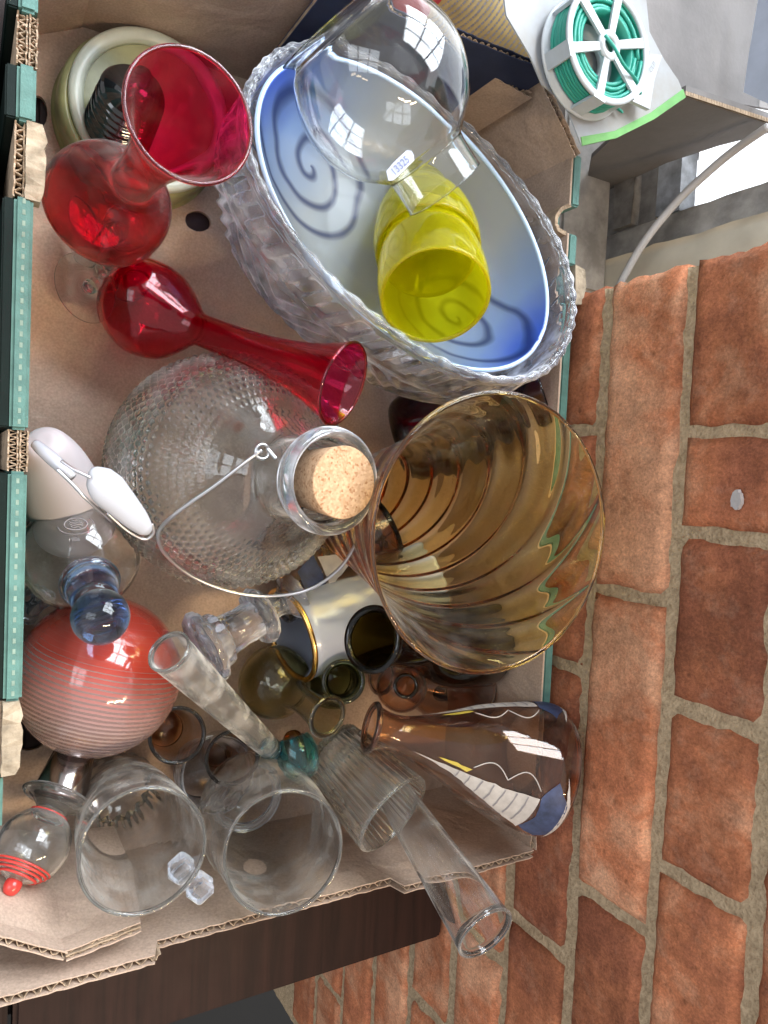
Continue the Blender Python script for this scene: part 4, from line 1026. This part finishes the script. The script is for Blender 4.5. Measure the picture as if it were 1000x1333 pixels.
def striped():
    c = P(130, 879, .060); R = R_(103, c)
    k1 = P(98, 968, .062); k2 = P(82, 1024, .066)
    ax = (P(95, 990, .055) - c).normalized()
    t = empty('striped_bottle', c, 'round red striped glass perfume bottle with silver collar and striped ball stopper', 'perfume bottle')
    f = frame(c - ax * R, c)
    ball = [(R * math.sin(a), R - R * math.cos(a)) for a in [PI * k / 48 for k in range(49)]]
    m_st = striped_mat('red_striped_glass', (1.1, -0.15), R * .55, R * 1.15, 2 * PI / 0.0030)
    ba = link('ball', lathe([(max(0, r) if 0 < i < 48 else 0, z) for i, (r, z) in enumerate(ball)], 110), m_st, t, mw=f)
    inner = link('inner_surface', lathe([(max(0, r) * .965 if 0 < i < 48 else 0, R + (z - R) * .965) for i, (r, z) in enumerate(ball)], 110), g_clear, ba, mw=f)
    inner.data.flip_normals()
    ri = R * .94
    # pale threads wound over the ball
    fz = R * 1.98
    c0 = f @ Vector((0, 0, fz - .004)); d = (k2 - c0).normalized(); LL = (P(76, 1032, .066) - c0).length
    solid_body('silver_collar', [(0, 0), (.0105, 0), (.0115, .001), (.0165, LL), (.0165, LL + .001), (0, LL + .001)], c0, c0 + d, m_chrome, t)
    solid_body('brass_band', [(0, 0), (.0118, 0), (.0118, .002), (0, .002)], c0 - d * .0015, c0 + d, m_gold, t)
    e = c0 + d * LL
    s2 = P(44, 1100, .085); d2 = (s2 - e).normalized(); L2 = (s2 - e).length; r2 = R_(46, s2)
    st = solid_body('glass_flange', spl([(0, .001), (.017, .001), (.0215, .003), (.0215, .0045), (.016, .006), (.0095, .011), (.0085, .016), (.0095, L2 - r2 * .9), (0, L2 - r2 * .86)], 6), e, s2, g_clear, t)
    sb = glass_body('stopper_ball', [(r2 * math.sin(a) * 1.0, r2 - r2 * math.cos(a)) for a in [PI * k / 40 for k in range(39)]], .0016, s2 - d2 * r2, s2, g_clear, t)
    fm = frame(s2, s2 + d2)
    for k, (h, w_) in enumerate(((-.86, .0009), (.62, .0006), (.70, .0008), (.78, .0007), (.86, .0008))):
        q = math.sqrt(1 - h * h) * (r2 + .0002)
        tube('red_thread', [fm @ Vector((q * math.cos(a), q * math.sin(a), h * r2 + .0006 * math.sin(a))) for a in [i * PI / 10 for i in range(20)]], w_, pbr('red_thread_glass', (0.62, 0.05, 0.04), .2) if k == 0 else bpy.data.materials['red_thread_glass'], t, 8, 3, closed=True)
    nb = s2 + d2 * (r2 + .001)
    solid_body('red_nub', spl([(0, 0), (.004, 0), (.0048, .004), (.0030, .0075), (0, .0085)], 5), nb - d2 * .002, nb + d2, bpy.data.materials['red_thread_glass'], t)
striped()
# --- frosted tapered tube and the long flute
def cone_glass(name, label, A, B, r0, r1, mat, th=.0013, foot=None):
    A, B = Vector(A), Vector(B); L = (B - A).length
    t = empty(name, A, label, 'glass tube')
    glass_body('tube_body', spl([(0, 0), (r0 * .8, .0008), (r0, .004), (r0 + (r1 - r0) * .5, L * .5), (r1, L)], 10), th, A, B, mat, t, bt=.004)
    f = frame(B, B + (B - A)); tube('rim', [f @ Vector(((r1 - .0004) * math.cos(k * PI / 12), (r1 - .0004) * math.sin(k * PI / 12), 0)) for k in range(24)], .0009, g_clear, t, closed=True)
    if foot: solid_body('blue_base', spl([(0, -.006), (r0 * .9, -.005), (r0 * .97, .004), (0, .006)], 4), A, B, foot, t)
    return t
B = P(220, 848, .135); A = P(352, 975, .075)
cone_glass('frosted_tube', 'frosted tapering glass tube with bluish base leaning over the striped ball', A, B, R_(14, A), R_(29, B), g_frost, foot=glass('pale_blue_base_glass', (.35, .75, .85), .008))
B = P(632, 1215, .225); A = P(470, 968, .070)
cone_glass('long_flute', 'long clear conical glass flute sticking out over the box rim', A, B, R_(16, A), R_(41, B), glass('scuffed_clear_glass', (.95, .95, .95), .002, dust_sheen=0.11, bump=.03))
# --- crystal candlestick
def candlestick():
    A, B = P(262, 846, .070), P(384, 775, .060); L = (B - A).length; s = L / 100
    t = empty('crystal_candlestick', A, 'stepped clear cut-glass candlestick lying beside the lilac mug', 'candlestick')
    def mod(th, r, z, *_):
        return r * (1 + .05 * (abs(math.sin(6 * th)) - .5)), z
    u = R_(1, A)
    solid_body('base', [(0, 0), (46 * u, 0), (50 * u, 3 * s), (49 * u, 8 * s), (38 * u, 12 * s), (36 * u, 20 * s), (29 * u, 23 * s), (0, 23.2 * s)], A, B, g_crystal, t, 72, mod)
    solid_body('shaft', [(0, 22.5 * s), (28 * u, 23 * s), (25 * u, 40 * s), (27 * u, 55 * s), (0, 55.4 * s)], A, B, g_crystal, t, 72, mod)
    solid_body('collar', [(0, 54.6 * s), (37 * u, 55 * s), (41 * u, 61 * s), (35 * u, 67 * s), (24 * u, 70 * s), (0, 70.3 * s)], A, B, g_crystal, t, 72, mod)
    solid_body('socket', spl([(0, 70 * s), (16 * u, 70 * s), (15 * u, 80 * s), (22 * u, 90 * s), (33 * u, 96 * s), (34 * u, 100 * s), (30 * u, 101 * s), (0, 101 * s)], 3), A, B, g_crystal, t, 72, mod)
candlestick()
# --- clear jug glass with cube handle, and the round goblet
def jug():
    B = P(187, 1107, .138); A = P(150, 1022, .006); R = R_(81, B); L = (B - A).length
    t = empty('clear_tumbler', A, 'clear thin glass tumbler with a square crystal lug beside the small striped ball', 'glass tumbler')
    pr = spl([(0, 0), (R * .55, 0), (R * .68, .003), (R * .78, L * .15), (R * .90, L * .5), (R * .97, L * .8), (R, L)], 9)
    glass_body('tumbler_body', pr, .0018, A, B, g_clear, t, 160, lambda th, r, z, o: (r + (.0016 * math.sin(18 * th) * max(0, 1 - z / .035) if o else .0007 * math.sin(9 * th) * max(0, 1 - z / .05)) + .0004 * math.sin(3 * th + z * 60), z), bt=.006)
    f = frame(B, B + (B - A)); tube('rim', [f @ Vector(((R - .0005) * math.cos(k * PI / 12), (R - .0005) * math.sin(k * PI / 12), 0)) for k in range(24)], .0010, g_clear, t, closed=True)
    for (px, py) in ((237, 1131), (260, 1155)):
        p = P(px, py, .130); bm = bmesh.new(); bmesh.ops.create_cube(bm, size=.0130); bmesh.ops.bevel(bm, geom=bm.edges[:], offset=.0018, segments=1, affect='EDGES')
        me = bpy.data.meshes.new('m'); bm.to_mesh(me); bm.free()
        link('crystal_lug', me, g_crystal, t, False, mw=Matrix.Translation(p) @ Matrix.Rotation(-.75, 4, 'Z') @ Matrix.Rotation(.3, 4, 'X'))
jug()
def goblet():
    B = P(370, 1109, .140); A = P(316, 1028, .006); R = R_(79, B); L = (B - A).length
    t = empty('clear_goblet', A, 'large clear round-bellied glass goblet with its mouth toward the viewer', 'goblet')
    glass_body('goblet_body', spl([(0, 0), (.022, 0), (.027, .003), (.026, .008), (.033, .022), (.0415, .05), (.0425, .075), (.039, L * .85), (R, L)], 10), .0018, A, B, g_clear, t, 100, lambda th, r, z, o: (r + .0005 * math.sin(3 * th + z * 50), z), bt=.006)
    f = frame(B, B + (B - A)); tube('rim', [f @ Vector(((R - .0005) * math.cos(k * PI / 12), (R - .0005) * math.sin(k * PI / 12), 0)) for k in range(24)], .0009, g_clear, t, closed=True)
    link('foot_ring', lathe(spl([(.021, 0), (.025, -.001), (.0285, .001), (.0255, .0045)], 5) + [(.021, .003)], 64, loop=True), g_crystal, t, mw=frame(A + (B - A) * .09, B))
goblet()
# --- ribbed tumbler
def ribbed():
    B = P(512, 1060, .118); A = P(432, 978, .060); R = R_(58, B); L = (B - A).length
    t = empty('ribbed_tumbler', A, 'clear vertically ribbed glass tumbler lying under the long flute', 'glass tumbler')
    glass_body('tumbler_body', spl([(0, 0), (R * .7, 0), (R * .8, .004), (R * .9, L * .5), (R, L)], 9), .0022, A, B, g_clear2, t, 240, lambda th, r, z, o: (r + (.0009 * math.sin(40 * th) if o else 0), z))
    f = frame(B, B + (B - A)); tube('rim', [f @ Vector(((R - .0008) * math.cos(k * PI / 12), (R - .0008) * math.sin(k * PI / 12), 0)) for k in range(24)], .0013, g_clear2, t, closed=True)
ribbed()
# --- small brown shot glasses
for (px, py, qx, qy, rr, lab) in ((231, 957, 214, 948, 35, 'small brown tinted shot glass just below the red striped ball'), (303, 987, 282, 975, 34, 'small brown tinted shot glass behind the clear goblet')):
    B = P(px, py, .070); A = P(qx, qy, .006); R = R_(rr, B); L = (B - A).length
    t = empty('shot_glass', A, lab, 'shot glass', 'small brown shot glasses')
    glass_body('glass_body', spl([(0, 0), (R * .7, 0), (R * .78, .004), (R * .9, L * .5), (R, L)], 8), .0015, A, B, g_brown, t)
    f = frame(B, B + (B - A)); tube('rim', [f @ Vector((R * math.cos(k * PI / 12), R * math.sin(k * PI / 12), 0)) for k in range(24)], .0010, g_brown_d, t, closed=True)
B = P(285, 1008, .050); A = P(262, 1000, .004)
t = empty('glass_dish', A, 'shallow clear glass dish under the brown shot glass', 'dish')
glass_body('dish_body', spl([(0, 0), (.018, 0), (.022, .004), (.026, .03), (.027, (B - A).length)], 8), .002, A, B, g_crystal, t)
# --- brown ball stopper and amber votive filling the gaps of the pile
c = P(523, 894, .082); rk = R_(33, c)
t = empty('brown_stopper', c, 'round hollow brown glass stopper resting beside the flask neck', 'stopper')
dd = (P(533, 892, .11) - c).normalized()
glass_body('ball', [(rk * math.sin(a), rk - rk * math.cos(a)) for a in [PI * k / 36 for k in range(32)]], .0018, c - dd * rk, c, g_brown, t, 64)
f = frame(c + dd * rk * .93, c + dd); tube('rim', [f @ Vector((rk * .42 * math.cos(k * PI / 10), rk * .42 * math.sin(k * PI / 10), 0)) for k in range(20)], .0014, g_brown_d, t, closed=True)
A = P(449, 722, .006); B = P(462, 708, .040)
t = empty('amber_votive', A, 'small orange amber glass cup in the gap between corked jar and mug', 'glass cup')
glass_body('cup_body', spl([(0, 0), (.016, 0), (.020, .004), (.023, .02), (.0235, (B - A).length)], 8), .002, A, B, glass('deep_amber_glass', (.80, .33, .07), .002), t)
A = P(30, 790, .010); B = P(62, 776, .050)
t = empty('glass_bird', A, 'small clear glass ornament wedged between the green edge and striped ball', 'ornament')
solid_body('ornament_body', spl([(0, 0), (.008, .002), (.011, .010), (.006, .018), (.009, .026), (.004, .036), (0, .040)], 5), A, B, g_crystal, t, 20, lambda th, r, z, *_: (r * (1 + .22 * math.sin(3 * th + z * 90)), z))
# --- small teal ornament
c = P(388, 985, .075); t = empty('glass_ornament', c, 'little teal and orange art glass ornament beneath the green bottle', 'ornament')
ax = (P(392, 1000, .07) - P(378, 950, .06)).normalized()
glass_body('teal_body', spl([(0, 0), (.008, .001), (.0135, .008), (.0150, .018), (.0135, .026), (.011, .030)], 6), .003, c - ax * .010, c - ax * 2, g_teal, t) if False else glass_body('teal_body', spl([(0, 0), (.008, .001), (.0135, .008), (.0150, .018), (.0135, .026), (.011, .030)], 6), .003, c + ax * .016, c - ax, g_teal, t)
solid_body('orange_core', spl([(0, 0), (.004, .001), (.007, .006), (.0065, .020), (.004, .028), (0, .029)], 6), c - ax * .019, c + ax, g_orange, t)
# --- clear globe bottle with blue knob, white funnel and ceramic handle at the left
def left_globe():
    c = P(106, 722, .052); R = R_(74, c); k = P(131, 803, .118); d = (k - c).normalized(); L = (k - c).length
    t = empty('globe_bottle', c, 'clear round glass bottle with etched crest and solid blue glass knob', 'bottle')
    rk = R_(37, k)
    pr = [(R * math.sin(a), R - R * math.cos(a)) for a in [PI * i / 40 for i in range(35)]] + [(.0125, R * 1.93), (.0135, R * 2.0)]
    glass_body('bottle_body', pr, .0018, c - d * R, k, g_clear, t, 90)
    solid_body('blue_neck', spl([(0, R * .86), (.0150, R * .87), (.0175, R * .98), (.0150, R * 1.1), (.0115, L - rk * .9), (0, L - rk * .85)], 5), c, k, g_blue, t)
    solid_body('blue_knob', [(0 if i in (0, 32) else rk * math.sin(PI * i / 32), rk - rk * math.cos(PI * i / 32)) for i in range(33)], k - d * rk, k, g_blue, t, 64)
    # etched crest facing the viewer
    v = (P(96, 668, .09) - c).normalized(); 
    cen = c + v * (R + .0006); sx = (P(110, 668, .09) - P(80, 664, .09)); sx = (sx - v * sx.dot(v)).normalized(); sy = v.cross(sx)
    mm = Matrix.Identity(4)
    for i in range(3): mm[i][0], mm[i][1], mm[i][2], mm[i][3] = sx[i], sy[i], v[i], cen[i]
    u = R_(1, cen)
    def onball(x, y): 
        q = Vector((x, y, -(x * x + y * y) / (2 * R) + .0003)); return mm @ q
    tube('crest', [onball(14 * u * math.cos(a), 9 * u * math.sin(a)) for a in [i * PI / 8 for i in range(16)]], .9 * u, m_grey_print, t, 6, 3, closed=True)
    tube('crest', [onball(22 * u * math.cos(a), 15 * u * math.sin(a)) for a in [PI + .2 + i * (PI + .6) / 9 for i in range(10)]], .5 * u, m_grey_print, t, 6, 3)
    for j in range(4):
        y = (5 - 3.4 * j) * u; h = (9 - abs(j - 1.5) * 2) * u
        tube('crest', [onball(-h, y + 1.5 * u), onball(-h * .3, y - .8 * u), onball(h * .4, y + .8 * u), onball(h, y - .6 * u)], .7 * u, m_grey_print, t, 6, 4)
    tx = text_mesh('1986', 7 * u); tx.transform(Matrix.Translation((-8 * u, -24 * u, 0)))
    for vv in tx.vertices: vv.co.z = -(vv.co.x ** 2 + vv.co.y ** 2) / (2 * R) + .0004
    link('crest_date', tx, m_grey_print, t, False, mw=mm)
left_globe()
A, B = P(98, 680, .020), P(60, 580, .100)
t = empty('porcelain_funnel', A, 'matt white porcelain cone between the green box edge and the round bottle', 'funnel')
L = (B - A).length; solid_body('cone', spl([(0, 0), (.026, .001), (.025, L * .3), (.019, L * .75), (.012, L), (.006, L + .005), (0, L + .0055)], 8), A, B, m_bisque, t)
def handle():
    p = [P(128, 620, .140), P(140, 636, .140), P(158, 655, .138), P(178, 676, .135), P(190, 689, .133)]
    t = empty('ceramic_clip', p[0], 'glossy white ceramic swing stopper lever with bent wire', 'bottle stopper')
    rr = [20, 26, 23, 18, 12]; u = R_(1, p[0]); q = spl([tuple(a) + (r,) for a, r in zip(p, rr)], 8)
    d0 = (p[0] - p[1]).normalized(); d1 = (p[-1] - p[-2]).normalized()
    path = [Vector(p[0]) + d0 * 14 * u] + [Vector(a[:3]) for a in q] + [Vector(p[-1]) + d1 * 9 * u]; rad = [5] + [a[3] for a in q] + [5]
    vs = []; fs = []; sg = 28; up = Vector((0, 0, 1))
    for i, c_ in enumerate(path):
        a, b = path[max(i - 1, 0)], path[min(i + 1, len(path) - 1)]; tt = (b - a).normalized(); x = up.cross(tt).normalized(); y = tt.cross(x)
        for k in range(sg):
            th = 2 * PI * k / sg; vs.append(c_ + x * math.cos(th) * rad[i] * u * .92 + y * math.sin(th) * rad[i] * u * .55)
    for i in range(len(path) - 1):
        for k in range(sg): fs.append((i * sg + k, i * sg + (k + 1) % sg, (i + 1) * sg + (k + 1) % sg, (i + 1) * sg + k))
    fs += [tuple(reversed(range(sg))), tuple((len(path) - 1) * sg + k for k in range(sg))]
    me = bpy.data.meshes.new('m'); me.from_pydata([tuple(v) for v in vs], [], fs); o = link('lever', me, m_white, t)
    sb = o.modifiers.new('s', 'SUBSURF'); sb.levels = 1; sb.render_levels = 1
    tube('ceramic_arm', [P(46, 578, .118), P(60, 590, .124), P(78, 606, .130), P(94, 622, .134)], 9 * u, m_white, t, 16, 5, rf=lambda s: .75 + .25 * math.sin(PI * s))
    for dx, dy in ((0, 0), (-6, 9)):
        tube('wire', [P(80 + dx, 602 + dy, .138), P(100 + dx, 621 + dy, .14), P(118 + dx, 640 + dy, .14), P(150 + dx * .6, 672 + dy * .8, .13)] if dx else [P(80, 600, .138), P(98, 612, .142), P(118, 622, .144)], .0009, m_wire, t)
    tube('wire', [P(140, 668, .134), P(165, 690, .132), P(188, 702, .130), P(200, 694, .132), P(198, 682, .134)], .0008, m_wire, t)
handle()

# ================================================================== behind the box
# backing card with reel of garden wire
def reel():
    Z = 0.180
    pts = [(650, -60), (660, 20), (690, 72), (706, 110), (734, 134), (757, 190), (800, 180), (850, 155), (892, 126), (884, 104), (866, 76), (848, 40), (836, -60)]
    base = [P(x, y, Z) for x, y in pts]; cen = sum(base, Vector()) / len(base)
    t = empty('wire_reel', cen, 'white plastic reel of green garden wire on its torn backing card', 'wire reel')
    pl = [(p.x, p.y) for p in base]
    slab('backing_card', pl, .0012, m_pcard, t, tf=lambda x, y, z: (x, y, Z + z + .004 * vz(x * 14, y * 14, 2)))
    e0 = [P(757, 190, Z), P(800, 181, Z), P(850, 156, Z), P(892, 127, Z)]; e1 = [P(889, 116, Z), P(846, 147, Z), P(797, 172, Z), P(755, 179, Z)]
    slab('lime_edge', [(p.x, p.y) for p in e0 + e1], .0018, m_gedge, t, tf=lambda x, y, z: (x, y, Z + .0006 + z + .004 * vz(x * 14, y * 14, 2)))
    # reel: two spoked discs, coil between them
    b = P(760, 80, Z + .004); R = .0345; top = b + Vector((0, 0, .020))
    def ringdisc(nm, c, r0, r1, th, par=t):
        link(nm, lathe([(r0, 0), (r1, 0), (r1 + .0004, th / 2), (r1, th), (r0, th), (r0 - .0003, th / 2)], 72, loop=True), m_spool, par, mw=Matrix.Translation(c))
    link('base_disc', lathe([(.012, 0), (R * 1.04, 0), (R * 1.06, .001), (R * 1.04, .002), (R * 0.98, .0022), (R * .96, .0034), (.012, .0034)], 72, loop=True), m_spool, t, mw=Matrix.Translation(b))
    ringdisc('top_ring', top, R * .90, R, .0022)
    ringdisc('hub', top, R * .13, R * .25, .0024)
    for k in range(6):
        a = k * PI / 3 + .35; w_ = .0030; c_, s_ = math.cos(a), math.sin(a)
        q = [(R * .22, -w_ * .8), (R * .93, -w_), (R * .93, w_), (R * .22, w_ * .8)]
        slab('spoke', [(x * c_ - y * s_, x * s_ + y * c_) for x, y in q], .0018, m_spool, t, tf=lambda x, y, z: (x + top.x, y + top.y, top.z + .0021 + z))
    for k in range(6):
        a = k * PI / 3 + .35; hw = .006
        f = Matrix.Translation(b) @ Matrix.Rotation(a, 4, 'Z')
        bm = bmesh.new(); bmesh.ops.create_cube(bm, size=1); bmesh.ops.scale(bm, vec=(.0022, hw * 1.6, .0205), verts=bm.verts); bmesh.ops.translate(bm, vec=(R * .985, 0, .0120), verts=bm.verts)
        me = bpy.data.meshes.new('m'); bm.to_mesh(me); bm.free(); link('upright', me, m_spool, t, False, mw=f)
    n = 0; rnd = random.Random(3)
    for lay in range(4):
        pts = []; turns = 7
        for k in range(turns * 14 + 1):
            a = 2 * PI * k / 14; z = .0050 + .0150 * (k / (turns * 14)); z = z if lay % 2 == 0 else .0250 - z
            r = R * (.70 + .075 * lay) + rnd.uniform(-.0007, .0007)
            pts.append(b + Vector((r * math.cos(a), r * math.sin(a), z)))
        tube('wire_coil', pts, .00135, m_gwire, t, 7, 2)
    link('wire_core', lathe([(R * .60, .004), (R * .66, .004), (R * .66, .020), (R * .60, .020)], 60, loop=True), m_gwire, t, mw=Matrix.Translation(b))
    zt = top.z + .005
    tube('wire_end', [P(788, 46, zt), P(800, 62, zt + .003), P(812, 84, zt + .002), P(828, 104, zt - .003), P(834, 122, zt - .008)], .0010, m_gwire, t)
    tube('wire_loop', [P(795, 132, Z + .006), P(806, 142, Z + .006), P(810, 146, Z + .006), P(802, 140, Z + .004), P(794, 134, Z + .004)], .0008, m_gwire, t)
    zz = Z + .012
    pc = [P(x, y, zz) for x, y in [(822, 112), (838, 92), (846, 70), (862, 72), (858, 84), (852, 104), (846, 142), (820, 130)]]
    slab('cutter', [(p.x, p.y) for p in pc], .003, m_spool, t, tf=lambda x, y, z: (x, y, zz + z))
    tx = text_mesh('CUT', 9 * R_(1, pc[2])); p0 = P(847, 96, zz); p1 = P(857, 78, zz); a = math.atan2(p1.y - p0.y, p1.x - p0.x)
    link('cut_print', tx, m_grey_print, t, False, mw=Matrix.Translation(p0 + Vector((0, 0, .0006))) @ Matrix.Rotation(a, 4, 'Z'))
reel()
# neighbouring box behind, dark blue side and torn rim
nb = empty('blue_box', (0.3, 0.36, 0.05), 'dark blue cardboard box with corrugated rim behind the glass globe', 'cardboard box')
ZN = 0.150
p0, p1 = P(430, -25, ZN), P(720, 92, ZN)
bx_save = bx; bx = nb
corr_wall((p1.x, p1.y), (p0.x, p0.y), .0035, ZN, z0=0.004, mi=m_navy, mo=m_navy, pitch=.005)
bx = bx_save
ci = empty('spray_can', P(640, -60, .16), 'yellow labelled can with small print lying in the box behind', 'can')
A, B = P(694, 100, .060), P(590, -30, .085)
L = (B - A).length
solid_body('can_body', [(0, 0), (.028, 0), (.030, .002), (.030, L), (0, L)], A, B, pbr('can_label', (.50, .36, .14), .45, var=.25, vscale=60), ci)
solid_body('label_band', [(0, .002), (.0303, .002), (.0303, L * .30), (0, L * .30)], A, B, pbr('grey_label', (.36, .33, .32), .5, var=.2, vscale=60), ci)
fm = frame(A, B)
lines = []
me_v, me_f = [], []
rn = random.Random(8)
for k in range(26):
    z = .006 + k * .0042
    a = 0
    while a < 2 * PI:
        w_ = rn.uniform(.03, .10); o = len(me_v)
        for j in range(3):
            th = a + w_ * j / 2
            for zz in (z, z + .0016): me_v.append((.0306 * math.cos(th), .0306 * math.sin(th), zz))
        me_f += [(o, o + 2, o + 3, o + 1), (o + 2, o + 4, o + 5, o + 3)]; a += w_ + .02
me = bpy.data.meshes.new('m'); me.from_pydata(me_v, [], me_f)
o = link('label_print', me, m_grey_print, ci, False, mw=fm); o['kind'] = 'stuff'
rc = solid_body('red_tin', [(0, 0), (.022, 0), (.024, .002), (.024, .10), (0, .10)], P(612, 42, .055), P(520, -60, .07), pbr('red_label', (.35, .03, .04), .4), None)
tag(rc, 'red tin lying beside the yellow can at the top', 'tin')
# grey open box at the upper right
gb = empty('grey_box', (0.5, 0.35, 0.1), 'grey shadowed cardboard box with folded flap at upper right', 'cardboard box')
def poly3(name, pts, th, mat, parent):
    pts = [Vector(p) for p in pts]; n = (pts[1] - pts[0]).cross(pts[2] - pts[0]).normalized()
    o0 = pts[0]; x = (pts[1] - o0).normalized(); y = n.cross(x)
    if n.dot(Vector((0, 0, H)) - o0) < 0: n = -n
    return slab(name, [((p - o0).dot(x), (p - o0).dot(y)) for p in pts], th, mat, parent, tf=lambda a, b, c: tuple(o0 + x * a + y * b + n * c))
YG = 0.293
poly3('front_wall', [PYp(770, 206, YG), PYp(760, 262, YG), PYp(800, 244, YG), PYp(868, 212, YG), PYp(935, 190, YG), PYp(1010, 171, YG), PYp(1010, 157, YG), PYp(893, 118, YG), PYp(830, 150, YG)], .004, m_card_dark, gb)
for k in range(34):
    q = PYp(893 + k * 3.4, 119 + k * 1.12, YG - .0015); r_ = PYp(893 + k * 3.4 + 2.2, 122.5 + k * 1.12, YG - .0015)
    box('flute', (min(q.x, r_.x), YG - .004, min(q.z, r_.z)), (max(q.x, r_.x), YG - .001, max(q.z, r_.z)), m_flute, gb)
zf = .150
poly3('inner_floor', [P(745, -10, zf), P(1100, -10, zf), P(1100, 160, zf), P(893, 122, zf), P(800, 120, zf)], .003, m_card_dark, gb)
poly3('side_flap', [PXp(992, -30, .52), PXp(1060, -30, .52), PXp(1060, 150, .52), PXp(1000, 135, .52), PXp(968, 120, .52), PXp(975, 70, .52)], .004, pbr('blue_grey_board', (.45, .50, .60), .8, var=.15, vscale=30), gb)
# dark wrap film with highlights
tag(tube('plastic_strap', [P(850, -8, .12), P(856, 10, .125), P(862, 8, .12), P(850, 22, .115), P(843, 34, .11)], .0022, glass('cyan_film', (.5, .85, .85), .003), None), 'crumpled clear blue plastic strip beside the wire reel', 'plastic strip')
